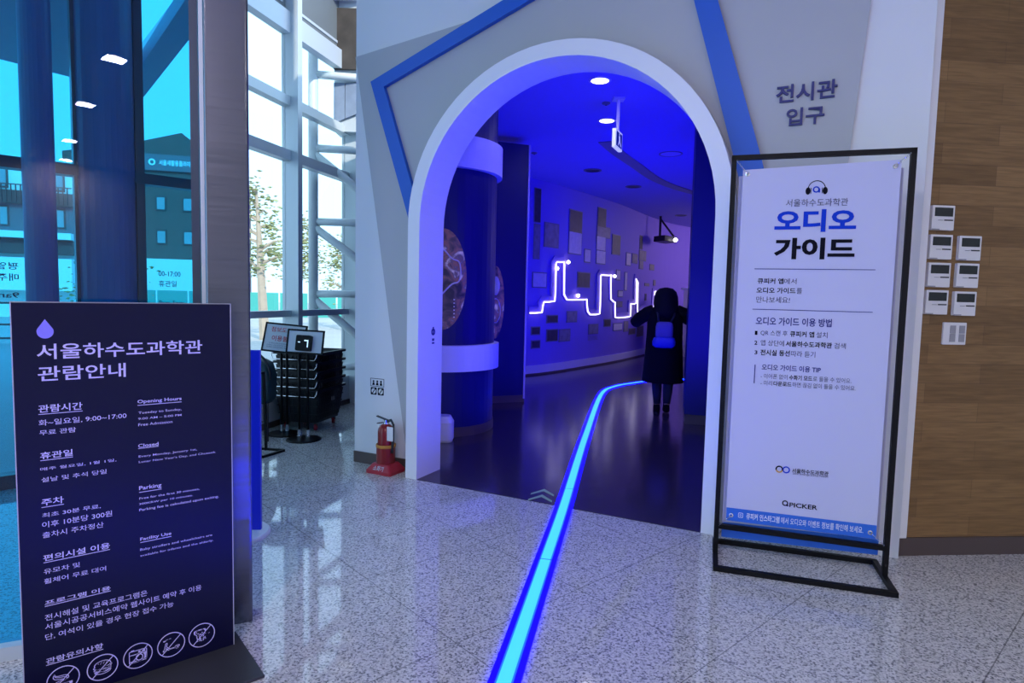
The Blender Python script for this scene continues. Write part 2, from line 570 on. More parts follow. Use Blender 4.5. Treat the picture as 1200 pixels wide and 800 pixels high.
    def build(self, name, m_, parent=None, smooth=False, bevel=0.0, label=None, fix=True):
        me = bpy.data.meshes.new(name)
        if parent is not None:
            org = Vector(parent['_o'])
        else:
            xs = [p.x for p in self.v]; ys = [p.y for p in self.v]; zs = [p.z for p in self.v]
            org = Vector(((min(xs) + max(xs)) / 2, (min(ys) + max(ys)) / 2, min(zs)))
        me.from_pydata([p - org for p in self.v], [], self.f)
        me.validate()
        if fix:
            import bmesh
            bm = bmesh.new()
            bm.from_mesh(me)
            bmesh.ops.recalc_face_normals(bm, faces=bm.faces)
            bm.to_mesh(me)
            bm.free()
        if smooth:
            me.polygons.foreach_set('use_smooth', [True] * len(me.polygons))
        me.materials.append(m_)
        o = bpy.data.objects.new(name, me)
        COL.objects.link(o)
        if parent is not None:
            o.parent = parent
            if parent.type == 'MESH':
                o.location = (0, 0, 0)
        else:
            o.location = org
        o['_o'] = tuple(org)
        if bevel:
            b = o.modifiers.new('bevel', 'BEVEL')
            b.width = bevel
            b.segments = 2
            b.limit_method = 'ANGLE'
        if label:
            o['label'] = label
        return o

def thing(name, label, cat, loc, group=None):
    o = bpy.data.objects.new(name, None)
    o.empty_display_size = 0.1
    COL.objects.link(o)
    o.location = loc
    o['_o'] = tuple(loc)
    return tag(o, label, cat, group)

def tag(o, label, cat, group=None, kind=None):
    o['label'] = label
    o['category'] = cat
    if group:
        o['group'] = group
    if kind:
        o['kind'] = kind
    return o

def struct(o):
    o['kind'] = 'structure'
    return o

def dup(root, shift, label=None, rotz=None):
    c = root.copy()
    COL.objects.link(c)
    c.location = root.location + Vector(shift)
    if rotz is not None:
        c.rotation_euler.z = rotz
    if label:
        c['label'] = label
    for ch in list(root.children):
        d = ch.copy()
        COL.objects.link(d)
        d.parent = c
        for g in list(ch.children):
            e = g.copy()
            COL.objects.link(e)
            e.parent = d
    return c

def circle(cx, cy, rx, ry=None, n=40, a0=0.0, a1=2 * PI, close=True):
    ry = ry or rx
    k = n if close else n + 1
    return [(cx + rx * math.cos(a0 + (a1 - a0) * i / n), cy + ry * math.sin(a0 + (a1 - a0) * i / n)) for i in range(k)]

def round_rect(x0, y0, x1, y1, r, n=4):
    o = []
    for cx, cy, a in ((x1 - r, y1 - r, 0), (x0 + r, y1 - r, PI / 2), (x0 + r, y0 + r, PI), (x1 - r, y0 + r, 1.5 * PI)):
        for i in range(n + 1):
            o.append((cx + r * math.cos(a + PI / 2 * i / n), cy + r * math.sin(a + PI / 2 * i / n)))
    return o

def flat(z0):
    return lambda x, y, o: Vector((x, y, z0 + o))

# ------------------------------------------------------------------ measured positions (metres on each surface)
SIGN_TEXT = [
    ('서울하수도과학관', 0.062, 1.204, 0.563, 1.256, 1),
    ('관람안내', 0.063, 1.131, 0.312, 1.181, 1),
    ('관람시간', 0.061, 1.026, 0.182, 1.052, 2),
    ('화~일요일, 9:00~17:00', 0.061, 0.981, 0.311, 1.002, 0),
    ('무료 관람', 0.062, 0.950, 0.162, 0.967, 0),
    ('Opening Hours', 0.346, 1.028, 0.489, 1.044, 2),
    ('Tuesday to Sunday,', 0.348, 0.990, 0.488, 1.001, 0),
    ('9:00 AM – 5:00 PM', 0.347, 0.971, 0.488, 0.979, 0),
    ('Free Admission', 0.347, 0.948, 0.457, 0.958, 0),
    ('휴관일', 0.062, 0.869, 0.151, 0.892, 2),
    ('매주 월요일, 1월 1일,', 0.061, 0.829, 0.277, 0.840, 0),
    ('설날 및 추석 당일', 0.063, 0.790, 0.247, 0.806, 0),
    ('Closed', 0.345, 0.869, 0.410, 0.882, 2),
    ('Every Monday, January 1st,', 0.346, 0.830, 0.539, 0.840, 0),
    ("Lunar New Year's Day, and Chuseok", 0.346, 0.810, 0.605, 0.820, 0),
    ('주차', 0.061, 0.709, 0.122, 0.733, 2),
    ('최초 30분 무료,', 0.062, 0.668, 0.227, 0.684, 0),
    ('이후 10분당 300원', 0.061, 0.633, 0.260, 0.654, 0),
    ('출차시 주차정산', 0.061, 0.598, 0.234, 0.618, 0),
    ('Parking', 0.345, 0.707, 0.417, 0.726, 2),
    ('Free for the first 30 minutes,', 0.345, 0.675, 0.546, 0.684, 0),
    ('300KRW per 10 minutes.', 0.344, 0.654, 0.522, 0.663, 0),
    ('Parking fee is calculated upon exiting.', 0.344, 0.630, 0.615, 0.642, 0),
    ('편의시설 이용', 0.061, 0.517, 0.251, 0.539, 2),
    ('유모차 및', 0.061, 0.472, 0.162, 0.490, 0),
    ('휠체어 무료 대여', 0.061, 0.438, 0.238, 0.456, 0),
    ('Facility Use', 0.345, 0.518, 0.447, 0.533, 2),
    ('Baby strollers and wheelchairs are', 0.344, 0.481, 0.589, 0.492, 0),
    ('available for infants and the elderly.', 0.344, 0.459, 0.593, 0.469, 0),
    ('프로그램 이용', 0.061, 0.363, 0.250, 0.379, 2),
    ('전시해설 및 교육프로그램은', 0.060, 0.308, 0.364, 0.330, 0),
    ('서울시공공서비스예약 웹사이트 예약 후 이용', 0.060, 0.276, 0.548, 0.298, 0),
    ('단, 여석이 있을 경우 현장 접수 가능', 0.059, 0.239, 0.450, 0.261, 0),
    ('관람유의사항', 0.059, 0.155, 0.223, 0.175, 2),
]
SIGN_ICONS = [('tap', 0.105, 0.084), ('🍔', 0.220, 0.084), ('📷', 0.330, 0.087), ('🛴', 0.440, 0.091), ('🐕', 0.547, 0.092)]
BANNER_TEXT = [
    ('서울하수도과학관', 0.271, 1.958, 0.568, 1.997, 0),
    ('오디오', 0.220, 1.824, 0.612, 1.942, 'blue'),
    ('가이드', 0.224, 1.680, 0.613, 1.794, 2),
    ('큐피커 앱', 0.150, 1.548, 0.280, 1.578, 1),
    ('에서', 0.283, 1.548, 0.344, 1.578, 0),
    ('오디오 가이드', 0.147, 1.497, 0.342, 1.528, 1),
    ('를', 0.347, 1.497, 0.374, 1.528, 0),
    ('만나보세요!', 0.148, 1.445, 0.316, 1.479, 0),
    ('오디오 가이드 이용 방법', 0.152, 1.324, 0.526, 1.368, 'navy'),
    ('1', 0.150, 1.269, 0.163, 1.291, 1),
    ('QR 스캔 후', 0.179, 1.266, 0.314, 1.297, 0),
    ('큐피커 앱', 0.327, 1.266, 0.445, 1.297, 1),
    ('설치', 0.455, 1.266, 0.509, 1.297, 0),
    ('2', 0.150, 1.215, 0.165, 1.237, 1),
    ('앱 상단에', 0.182, 1.212, 0.300, 1.243, 0),
    ('서울하수도과학관', 0.308, 1.212, 0.534, 1.243, 1),
    ('검색', 0.544, 1.212, 0.599, 1.243, 0),
    ('3', 0.153, 1.162, 0.168, 1.184, 1),
    ('전시실 동선', 0.183, 1.159, 0.331, 1.191, 1),
    ('따라 듣기', 0.337, 1.159, 0.456, 1.191, 0),
    ('오디오 가이드 이용 TIP', 0.194, 1.078, 0.487, 1.111, 'navy'),
    ('- 이어폰 없이', 0.191, 1.032, 0.326, 1.059, 0),
    ('수화기 모드', 0.335, 1.032, 0.448, 1.059, 1),
    ('로 들을 수 있어요.', 0.452, 1.032, 0.636, 1.059, 0),
    ('- 미리', 0.192, 0.994, 0.251, 1.021, 0),
    ('다운로드', 0.258, 0.994, 0.348, 1.021, 1),
    ('하면 끊김 없이 들을 수 있어요.', 0.352, 0.994, 0.658, 1.021, 0),
    ('서울하수도과학관', 0.375, 0.525, 0.555, 0.550, 1),
    ('Seoul Sewerage Science Museum', 0.380, 0.512, 0.554, 0.529, 0),
    ('PICKER', 0.372, 0.333, 0.511, 0.359, 1),
    ('큐피커 인스타그램', 0.155, 0.235, 0.326, 0.276, 'w1'),
    ('에서 오디오와 이벤트 정보를 확인해 보세요.', 0.334, 0.190, 0.737, 0.287, 'w0'),
]
CONTROLLERS = [
    (0.150, 1.940),
    (0.150, 1.779),
    (0.324, 1.777),
    (0.151, 1.623),
    (0.322, 1.624),
    (0.149, 1.470),
    (0.319, 1.466),
]
CURVE = [(-2.600, 8.900), (-2.330, 9.101), (-2.055, 9.302), (-1.781, 9.504), (-1.511, 9.705), (-1.249, 9.904), (-1.000, 10.100), (-0.758, 10.299), (-0.518, 10.502), (-0.286, 10.704), (-0.069, 10.897), (0.127, 11.076), (0.296, 11.234), (0.430, 11.364), (0.531, 11.468), (0.612, 11.558), (0.683, 11.644), (0.755, 11.736), (0.839, 11.844), (0.930, 11.963), (1.018, 12.083), (1.107, 12.210), (1.202, 12.346), (1.306, 12.498), (1.424, 12.669), (1.556, 12.857), (1.700, 13.058), (1.853, 13.274), (2.013, 13.506), (2.181, 13.757), (2.353, 14.029), (2.535, 14.335), (2.729, 14.678), (2.929, 15.039), (3.131, 15.401), (3.327, 15.747), (3.513, 16.059), (3.684, 16.337), (3.843, 16.596), (3.998, 16.838), (4.154, 17.067), (4.319, 17.286), (4.500, 17.500), (4.694, 17.709), (4.895, 17.910), (5.105, 18.103), (5.325, 18.283), (5.557, 18.450), (5.800, 18.600), (6.051, 18.734), (6.307, 18.852), (6.575, 18.956), (6.859, 19.048), (7.166, 19.129), (7.500, 19.200), (7.870, 19.256), (8.274, 19.296), (8.700, 19.325), (9.137, 19.348), (9.574, 19.371), (10.000, 19.400)]
EXHIBITS_RAW = [
    ('P1', 3.78, 2.79, 3.96, 3.41),
    ('P2', 3.79, 2.13, 3.96, 2.77),
    ('P3', 4.07, 2.37, 4.54, 2.83),
    ('P4', 4.90, 2.30, 5.43, 3.17),
    ('P5', 5.56, 2.17, 5.83, 2.45),
    ('P6a', 6.08, 2.94, 6.48, 3.36),
    ('P6b', 6.07, 2.74, 6.71, 2.98),
    ('P6c', 6.06, 2.45, 6.49, 2.77),
    ('P6d', 6.07, 2.17, 6.51, 2.47),
    ('P7', 6.82, 2.42, 7.29, 2.87),
    ('P8', 8.67, 2.67, 8.90, 3.02),
    ('P9a', 8.12, 2.30, 8.55, 2.54),
    ('P9b', 8.66, 2.40, 9.22, 2.66),
    ('P9c', 8.69, 2.19, 9.02, 2.41),
    ('P9d', 9.54, 2.20, 9.89, 2.36),
    ('P9e', 7.70, 2.22, 8.03, 2.53),
    ('Q1', 3.78, 1.61, 4.18, 1.90),
    ('Q2', 5.29, 1.65, 5.84, 1.97),
    ('Q3', 4.21, 0.95, 4.59, 1.11),
    ('Q4', 4.91, 0.95, 5.33, 1.18),
    ('Q5a', 3.78, 0.74, 4.03, 0.90),
    ('Q5b', 3.79, 0.49, 4.04, 0.65),
    ('Q6a', 4.22, 0.60, 4.60, 0.84),
    ('Q6b', 4.64, 0.58, 5.07, 0.83),
    ('Q7', 5.84, 0.68, 6.28, 0.90),
    ('Q8', 6.54, 0.82, 6.89, 0.99),
    ('Q9', 7.04, 0.71, 7.60, 0.89),
    ('Q10', 7.71, 0.67, 8.02, 0.92),
    ('Q11', 7.11, 1.86, 7.35, 2.10),
    ('Q12', 7.25, 1.48, 7.56, 1.64),
    ('Q13', 7.19, 1.25, 7.55, 1.39),
    ('Q14a', 8.09, 0.58, 8.59, 0.74),
    ('Q14b', 8.68, 0.50, 9.22, 0.78),
    ('Q15', 9.19, 1.78, 9.56, 1.86),
    ('Q16', 9.24, 1.41, 9.37, 1.59),
    ('Q17', 9.87, 1.81, 10.05, 1.96),
    ('Q18', 7.64, 1.64, 7.82, 2.07),
]
TUBE = [(3.70, 1.20), (3.99, 1.20), (4.00, 1.32), (4.05, 1.40), (4.37, 1.41), (4.36, 2.09), (4.43, 2.16), (4.70, 2.17), (4.75, 2.08), (4.77, 1.52), (4.85, 1.45), (5.68, 1.46), (5.75, 1.20), (5.83, 1.15), (6.21, 1.15), (6.19, 1.94), (6.26, 1.99), (6.79, 2.00), (6.78, 1.89), (6.82, 1.46), (7.05, 1.39), (7.08, 1.06), (8.01, 1.07), (8.00, 1.37), (8.41, 1.38), (8.36, 1.98), (8.56, 1.89), (8.63, 1.09), (8.85, 1.20), (9.25, 1.26), (9.83, 1.25), (9.86, 1.69), (10.02, 1.71), (10.07, 1.28)]
SPOTS = [(4.42, 1.99), (4.81, 2.13), (5.24, 1.49), (6.88, 1.94)]
LED = [(0.001, 2.215), (0.085, 2.642), (0.213, 3.297), (0.399, 4.247), (0.789, 6.342), (1.371, 9.225), (1.718, 10.070), (2.118, 10.533), (2.517, 10.867)]

# ================================================================== SETTING
AO = Vector((0.2425, 4.244, 0))                    # middle of the arch threshold
ARCH = Plane((AO.x, AO.y), (0.8946, -0.4468))      # n faces the lobby
RIN, ROUT, ZC = 1.079, 1.185, 1.97
def arch(r, n=40):
    """arch outline from left foot over the crown to the right foot"""
    return [(-r, 0.0)] + [(-r * math.cos(PI * i / n), ZC + r * math.sin(PI * i / n)) for i in range(n + 1)] + [(r, 0.0)]

# floors
struct(MB().prism([(-9, -14), (7, -14), (7, 9), (-1.2, 9), (-2.05, 8.6), (-3.1, 4.8), (-5, 3.1), (-9, -0.5)], flat(-0.06), 0.0, 0.06).build('floor', M['granite']))
def hall3(u, n_, o):
    p = ARCH.at(u, 0, -n_)
    return Vector((p.x, p.y, o))
struct(MB().prism([(-1.075, 0.0), (1.075, 0.0), (1.075, 0.34), (2.05, 0.34), (8.6, 4.3), (8.6, 19), (-3.2, 19), (-3.2, 6.0), (-1.83, 0.34), (-1.075, 0.34)], hall3, -0.05, 0.004).build('floor_hall', M['hall_floor']))
struct(MB().prism([(-60, -60), (60, -60), (60, 80), (-60, 80)], flat(-0.16), 0.0, 0.09).build('ground', M['paving']))

# wall with the arch, portal lining, grey feature panel, blue pentagon outline
WOFF = -0.17                                       # wall face lies behind the portal's face
wl = [(-1.847, 0), (-1.15, 0)] + [(-1.15 * math.cos(PI * i / 40), ZC + 1.15 * math.sin(PI * i / 40)) for i in range(41)] + [(1.15, 0), (2.15, 0), (2.15, 5.4), (-1.847, 5.4)]
struct(MB().prism(wl, ARCH.at, WOFF - 0.16, WOFF).build('wall_front', M['white_wall']))
pl_ = arch(ROUT) + list(reversed(arch(RIN)))
struct(MB().prism(pl_, ARCH.at, -0.335, 0.0).build('door_1', M['portal']))
ar = [(-(ROUT + .004) * math.cos(PI * i / 40), ZC + (ROUT + .004) * math.sin(PI * i / 40)) for i in range(41)]
gp = [(-1.839, 3.371), (-1.607, 2.022), (-1.385, 0.709), (-1.262, 0.02), (-ROUT - .004, 0.02)] + ar + [(ROUT + .004, 0.02), (1.615, 0.02), (1.780, 2.351), (1.836, 3.138), (1.98, 5.2), (1.2, 5.2), (-0.2, 3.62), (-0.799, 3.454)]
gp[-1] = (-0.70, 3.475)
struct(MB().prism(gp, ARCH.at, WOFF, WOFF + 0.018).build('trim_1', M['grey_panel']))
pn = thing('pentagon_outline', 'bright blue raised pentagon outline on the grey panel around the white arch', 'wall decoration', ARCH.at(-1.65, 3.13, WOFF + 0.018))
b_ = MB()
e0, e1 = WOFF + 0.018, WOFF + 0.055
b_.prism([(-1.653, 3.139), (-1.262, 2.027), (-1.19, 1.82), (-1.178, 2.12), (-1.237, 2.29), (-1.52, 3.085), (0.72, 3.835), (1.159, 2.306), (1.34, 1.62), (1.49, 1.64), (1.309, 2.314), (0.80, 3.985)], ARCH.at, e0, e1)
b_.build('strip', M['blue_strip'], pn)
lt = thing('wall_lettering', 'navy raised wall lettering naming the exhibition entrance, right of the arch', 'sign', ARCH.at(1.5, 2.48, WOFF + 0.018))
b_ = MB()
b_.text('전시관', ARCH.at, 1.372, 2.625, 1.695, 2.728, WOFF + 0.019, 0.018, depth=0.012)
b_.text('입구', ARCH.at, 1.435, 2.487, 1.637, 2.588, WOFF + 0.019, 0.018, depth=0.012)
b_.build('letters', M['wall_letter'], lt)

# baseboards
struct(MB().prism([(-1.847, 0), (-ROUT, 0), (-ROUT, 0.095), (-1.847, 0.095)], ARCH.at, WOFF - 0.002, WOFF + 0.012).build('baseboard_front', M['brown_base']))
WOOD = Plane((2.237, 3.487), (math.sin(R(85)), math.cos(R(85))))
struct(MB().prism([(0.065, 0.0), (4.6, 0.0), (4.6, 5.4), (0.065, 5.4)], WOOD.at, -0.16, 0.0).build('wall_right', M['wood']))
struct(MB().prism([(-0.02, 0.0), (4.6, 0.0), (4.6, 0.105), (-0.02, 0.105)], WOOD.at, 0.0, 0.014).build('baseboard_right', M['brown_base']))
struct(MB().prism([(-0.03, 0.108), (0.066, 0.108), (0.066, 5.4), (-0.03, 5.4)], WOOD.at, -0.03, 0.022).build('trim_2', M['portal']))
# hidden outer skins: keep daylight out of the hall, close the lobby far off to the right
struct(MB().prism([(6.8, -14), (6.95, -14), (6.95, 4.0), (6.8, 4.0)], flat(0), 0, 5.4).build('wall_lobby_right', M['white_wall']))

struct(MB().prism([(-9, -14.2), (6.95, -14.2), (6.95, -14), (-9, -14)], flat(0), 0, 6.4).build('wall_back', M['white_wall']))
# ceilings
struct(MB().prism([(-1.6, -14), (-1.5, -14), (-1.5, 5.3), (-1.6, 5.3)], flat(4.6), 0, 1.75).build('wall_bulkhead', M['white_wall']))
struct(MB().prism([(-1.5, -16), (7, -16), (7, 3.3), (1.2, 4.3), (-1.5, 5.6)], flat(4.6), 0, 0.2).build('ceiling', M['ceiling']))
struct(MB().prism([(-9, -16), (-1.5, -16), (-1.5, 5.6), (-0.8, 9.5), (-2.4, 9.5), (-3.1, 4.8), (-9, 0)], flat(6.3), 0, 0.2).build('ceiling_atrium', M['ceiling']))
struct(MB().prism([(-1.83, 0.32), (2.1, 0.32), (8.6, 4.3), (8.6, 19), (-3.2, 19), (-3.2, 6.0)], hall3, 3.56, 3.7).build('ceiling_hall', M['hall_ceiling']))

# ---- exhibition hall shell
CP = [Vector((x, y, 0)) for x, y in CURVE]
CS = [0.0]
for a, b in zip(CP, CP[1:]):
    CS.append(CS[-1] + (b - a).length)
def curve_at(sv, z, off=0.0):
    """point on the bent hall wall: distance along it, height, distance out from it"""
    i = 0
    while i < len(CS) - 2 and CS[i + 1] < sv:
        i += 1
    t = (sv - CS[i]) / (CS[i + 1] - CS[i])
    p = CP[i].lerp(CP[i + 1], t)
    ta = (CP[min(i + 2, len(CP) - 1)] - CP[max(i - 1, 0)]).normalized()
    return p + Vector((ta.y, -ta.x, 0)) * off + Vector((0, 0, z))
def curve_band(name, m_, z0, z1, o0, o1, s0=0.0, s1=None, step=0.3, parent=None):
    s1 = s1 or CS[-1]
    n = int((s1 - s0) / step)
    rings = []
    for i in range(n + 1):
        sv = s0 + (s1 - s0) * i / n
        rings.append([curve_at(sv, z0, o0), curve_at(sv, z0, o1), curve_at(sv, z1, o1), curve_at(sv, z1, o0)])
    return MB().loft(rings).build(name, m_, parent)
S0 = CS[2]                                       # the part left of it would stand in the atrium
struct(curve_band('wall_hall_left', M['violet_wall'], 0.0, 3.57, -0.15, 0.0, S0))
struct(curve_band('baseboard_hall', M['brown_base'], 0.0, 0.035, 0.0, 0.05, S0 + .2))
struct(curve_band('trim_3', M['portal'], 0.036, 0.18, 0.0, 0.035, S0 + .2))
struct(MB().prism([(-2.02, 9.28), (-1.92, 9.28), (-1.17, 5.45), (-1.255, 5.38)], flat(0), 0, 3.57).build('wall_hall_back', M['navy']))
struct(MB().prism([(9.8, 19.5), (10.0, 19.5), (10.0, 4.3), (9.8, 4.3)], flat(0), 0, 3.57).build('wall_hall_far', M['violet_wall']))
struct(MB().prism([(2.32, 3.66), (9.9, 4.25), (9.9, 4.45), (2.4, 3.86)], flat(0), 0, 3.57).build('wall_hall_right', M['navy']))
# dark block on the right behind the jamb
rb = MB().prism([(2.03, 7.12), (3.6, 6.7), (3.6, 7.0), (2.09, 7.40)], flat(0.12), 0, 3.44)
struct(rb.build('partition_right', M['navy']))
struct(MB().prism([(2.045, 7.135), (3.6, 6.72), (3.6, 6.98), (2.1, 7.385)], flat(0.0), 0, 0.12).build('baseboard_hall_right', M['brown_base']))

# ---- window wall of the atrium (left)
WIN = Plane((-2.55, 6.85), (math.sin(R(15)), math.cos(R(15))))   # n faces the atrium
def winbox(mb, u0, u1, z0, z1, o0, o1):
    return mb.prism([(u0, z0), (u1, z0), (u1, z1), (u0, z1)], WIN.at, o0, o1)
mull = [-1.27, 0.03, 1.27, 2.5]
TR = [(0.0, 0.36), (1.165, 1.235), (2.86, 2.97), (3.44, 3.54), (4.2, 4.42), (6.2, 6.3)]
for w in range(3):
    u0, u1 = mull[w] + 0.04, mull[w + 1] - 0.04
    b_ = MB()
    for z0, z1 in TR:
        winbox(b_, u0, u1, z0, z1, 0.0, 0.11)
    winbox(b_, u0 - 0.08, u0, 0, 6.3, 0, 0.2)
    fr = struct(b_.build('window_%d' % (w + 1), M['frame_white']))
    g = MB()
    for (a, z0), (z1, c) in zip(TR, TR[1:]):
        if z0 < 4.3:
            winbox(g, u0, u1, z0, z1, 0.03, 0.045)
    g.build('window_pane', M['clear_glass'], fr)
    winbox(MB(), u0, u1, 4.42, 6.2, 0.02, 0.05).build('spandrel_panel', M['spandrel'], fr)
    b2 = MB()
    for (p0, q0, p1, q1) in ((u0 + .06, 4.5, u1 - .06, 4.53), (u0 + .06, 6.1, u1 - .06, 6.13), (u0 + .06, 4.53, u0 + .09, 6.1), (u1 - .09, 4.53, u1 - .06, 6.1)):
        winbox(b2, p0, p1, q0, q1, 0.05, 0.06)
    b2.build('spandrel_edge', M['frame_white'], fr)
# end wall of the atrium with stone panels up high
END = Plane((-2.283, 7.87), (1.0, 0.0))
struct(MB().prism([(0.0, 3.45), (0.95, 3.45), (0.95, 6.25), (0.0, 6.25)], END.at, -0.3, 0.0).build('wall_atrium_end', M['frame_white']))
sp_ = MB().prism([(0.004, 4.19), (0.93, 4.19), (0.93, 4.92), (0.004, 4.92)], END.at, 0.004, 0.05).build('stone_panel', M['dark_stone'], None, bevel=.004)
tag(sp_, 'dark rough stone panel high up beside the truss column', 'panel')
sp_ = MB().prism([(0.004, 3.54), (0.14, 3.60), (0.14, 4.03), (0.004, 4.03)], END.at, 0.004, 0.035)
sp_.prism([(0.146, 3.603), (0.93, 3.92), (0.93, 4.03), (0.146, 4.03)], END.at, 0.004, 0.035)
tag(sp_.build('stone_panel', M['blue_stone']), 'blue-grey stone panel under the dark rough one beside the truss column', 'panel')
struct(winbox(MB(), -1.2, 2.4, 0.0, 0.06, 0.111, 0.125).build('baseboard_left', M['brown_base']))

# white tubular truss column standing before the window wall
tr = thing('truss_column', 'white tubular steel truss column standing in front of the atrium windows', 'truss', (-2.49, 7.7, 0))
TB = Vector((-2.49, 7.7, 0))
TD = Vector((0.97, 0.24, 0)).normalized()
for k, x in enumerate((0.0, 1.05)):
    p = TB + TD * x
    MB().tube([p, p + Vector((0, 0, 6.25))], 0.058, 14).build('chord', M['pipe'], tr, smooth=True)
    MB().lathe([(0.14, 0), (0.14, 0.02), (0.06, 0.03)], p, 18).build('base_plate', M['pipe'], tr)
zs = [0.5, 1.42, 2.31, 3.20, 4.08, 5.05]
for i, z in enumerate(zs):
    big = i == 5
    MB().tube([TB + Vector((0, 0, z)), TB + TD * 1.05 + Vector((0, 0, z + (0.12 if big else 0.02)))], 0.10 if big else 0.047, 12).build('strut', M['pipe'], tr, smooth=True)
for z0, z1 in ((1.36, 0.45), (2.25, 1.5), (3.14, 2.35)):
    MB().tube([TB + Vector((0, 0, z0)), TB + TD * 1.05 + Vector((0, 0, z1))], 0.050, 12).build('diagonal', M['pipe'], tr, smooth=True)

# ---- stainless end post and the blue glass of the entrance lobby
POST = Plane((-1.263, 2.538), (0.914, 0.407))
struct(MB().prism(round_rect(0, 0, 0.168, 0.12, 0.012), lambda x, y, o: POST.at(x, o, -y), 0.0, 4.6).build('pillar', M['steel']))
g1 = MB().prism([(-2.8, 0.06), (-0.012, 0.06), (-0.012, 4.55), (-2.8, 4.55)], POST.at, -0.075, -0.063)
fr = MB()
for a in ((-2.8, 0.0, 0.0, 0.055, -0.10, -0.03), (-0.016, 0.0, 0.0, 4.6, -0.09, -0.03), (-2.8, 4.55, 0.0, 4.6, -0.10, -0.03)):
    fr.prism([(a[0], a[1]), (a[2], a[1]), (a[2], a[3]), (a[0], a[3])], POST.at, a[4], a[5])
fo = struct(fr.build('window_4', M['frame_white']))
g1.build('window_pane', M['blue_glass'], fo)
fr = MB().prism([(-0.05, 0.0), (-0.02, 0.0), (-0.02, 4.55), (-0.05, 4.55)], POST.at, -0.10, -0.035)
fr.build('mullion', M['dark_frame'], fo)

# outer glazing of the vestibule
F2 = Plane((-3.11, 4.75), (0.743, 0.669))
b_ = MB()
def f2box(mb, u0, u1, z0, z1, o0=-0.06, o1=0.06):
    return mb.prism([(u0, z0), (u1, z0), (u1, z1), (u0, z1)], F2.at, o0, o1)
f2box(b_, -3.0, 0.70, 2.255, 2.335)
f2box(b_, -3.0, 0.70, 0.0, 0.10)
f2box(b_, -3.0, 0.70, 5.2, 5.4)
for u in (-2.2, -1.0, -0.175, 0.22, 0.655):
    f2box(b_, u - 0.03, u + 0.03, 0.1, 5.2, -0.05, 0.05)
fo2 = struct(b_.build('window_5', M['dark_frame']))
f2box(MB(), -3.0, 0.70, 0.1, 5.2, -0.006, 0.006).build('window_pane', M['pale_glass'], fo2)
struct(MB().lathe([(0.19, 0), (0.19, 5.4)], F2.at(0, 0, 0.0), 32).build('column_1', M['canopy'], smooth=False))
struct(MB().lathe([(0.095, 0), (0.095, 5.4)], F2.at(-0.42, 0, 0.16), 24).build('column_2', M['canopy']))
# entrance canopy outside
cz = 4.9
cn = MB().prism([(-6.9, 11.2), (-3.65, 5.85), (-3.6, 5.0), (-5.5, 3.0), (-9.3, 8.0)], flat(cz), 0.0, 0.10)
cn2 = thing('entrance_canopy', 'dark flat entrance canopy outside, above the blue glazing at upper left', 'canopy', (-5, 7, cz))
cn.build('soffit', M['canopy'], cn2)
MB().bar((-6.9, 11.2, cz + 0.2), (-3.2, 7.05, cz + 0.2), 0.12, 0.42).build('fascia', M['frame_white'], cn2)
MB().bar((-6.75, 11.0, cz - 0.1), (-3.4, 7.0, cz - 0.1), 0.3, 0.2).build('edge_beam', M['canopy'], cn2)
b_ = MB()
for k in range(5):
    b_.bar((-8.6 + k * .42, 8.4 + k * .42, cz - 0.004), (-5.1 + k * .3, 3.6 + k * .42, cz - 0.004), 0.03, 0.012)
b_.build('joint_line', M['dark_frame'], cn2)
for (x, y) in ((-6.3, 10.2),):
    MB().lathe([(0.12, -0.1), (0.12, cz)], (x, y, 0), 20).build('post', M['canopy'], cn2)

# opening hours lettered on the glass, read from outside on the left pane
gl = thing('glass_lettering', 'dark opening-hours lettering on the left glass pane, reversed from inside', 'sign', F2.at(-0.6, 1.2, 0.02))
MB().text('평일 09:00-17:00', F2.at, -1.02, 1.555, -0.54, 1.605, 0.010, 0.01, flip=True).build('text_line', M['decal_dark'], gl)
MB().text('매주 월요일 휴관', F2.at, -1.02, 1.475, -0.54, 1.528, 0.010, 0.01, flip=True).build('text_line', M['decal_dark'], gl)
MB().text('9am-5pm', F2.at, -0.86, 1.345, -0.54, 1.395, 0.010, 0.01, flip=True).build('text_line', M['decal_dark'], gl)
gl = thing('glass_lettering', 'dark opening-hours lettering on the right glass pane beside the steel post', 'sign', F2.at(0.45, 1.2, 0.02))
MB().text('00-17:00', F2.at, 0.34, 1.545, 0.50, 1.585, 0.010, 0.01).build('text_line', M['decal_dark'], gl)
MB().text('휴관일', F2.at, 0.34, 1.46, 0.47, 1.51, 0.010, 0.01).build('text_line', M['decal_dark'], gl)
MB().text('9am-5pm', F2.at, 0.34, 1.30, 0.52, 1.35, 0.010, 0.01).build('text_line', M['decal_dark'], gl)

# ================================================================== OUTSIDE
def building(name, label, o, d, width, depth, height, m_, floors, parapet=None, cols=6, ww=1.0, wh=1.5, bands=()):
    P = Plane(o, d)
    t = thing(name, label, 'building', P.at(0, -0.07))
    MB().prism([(0, -0.07), (width, -0.07), (width, height), (0, height)], P.at, -depth, 0.0).build('walls', m_, t)
    for z in floors:
        for k in range(cols):
            u = width * (k + 0.5) / cols
            f = MB().prism([(u - ww / 2, z), (u + ww / 2, z), (u + ww / 2, z + wh), (u - ww / 2, z + wh)], P.at, 0.0, 0.06).build('window', M['railing'], t)
            MB().prism([(u - ww / 2 + .08, z + .08), (u + ww / 2 - .08, z + .08), (u + ww / 2 - .08, z + wh - .08), (u - ww / 2 + .08, z + wh - .08)], P.at, 0.06, 0.08).build('pane', M['window_glass'], f)
    for z0, z1, mm, off in bands:
        MB().prism([(0, z0), (width, z0), (width, z1), (0, z1)], P.at, 0.0, off).build('band', M[mm], t)
    return P, t
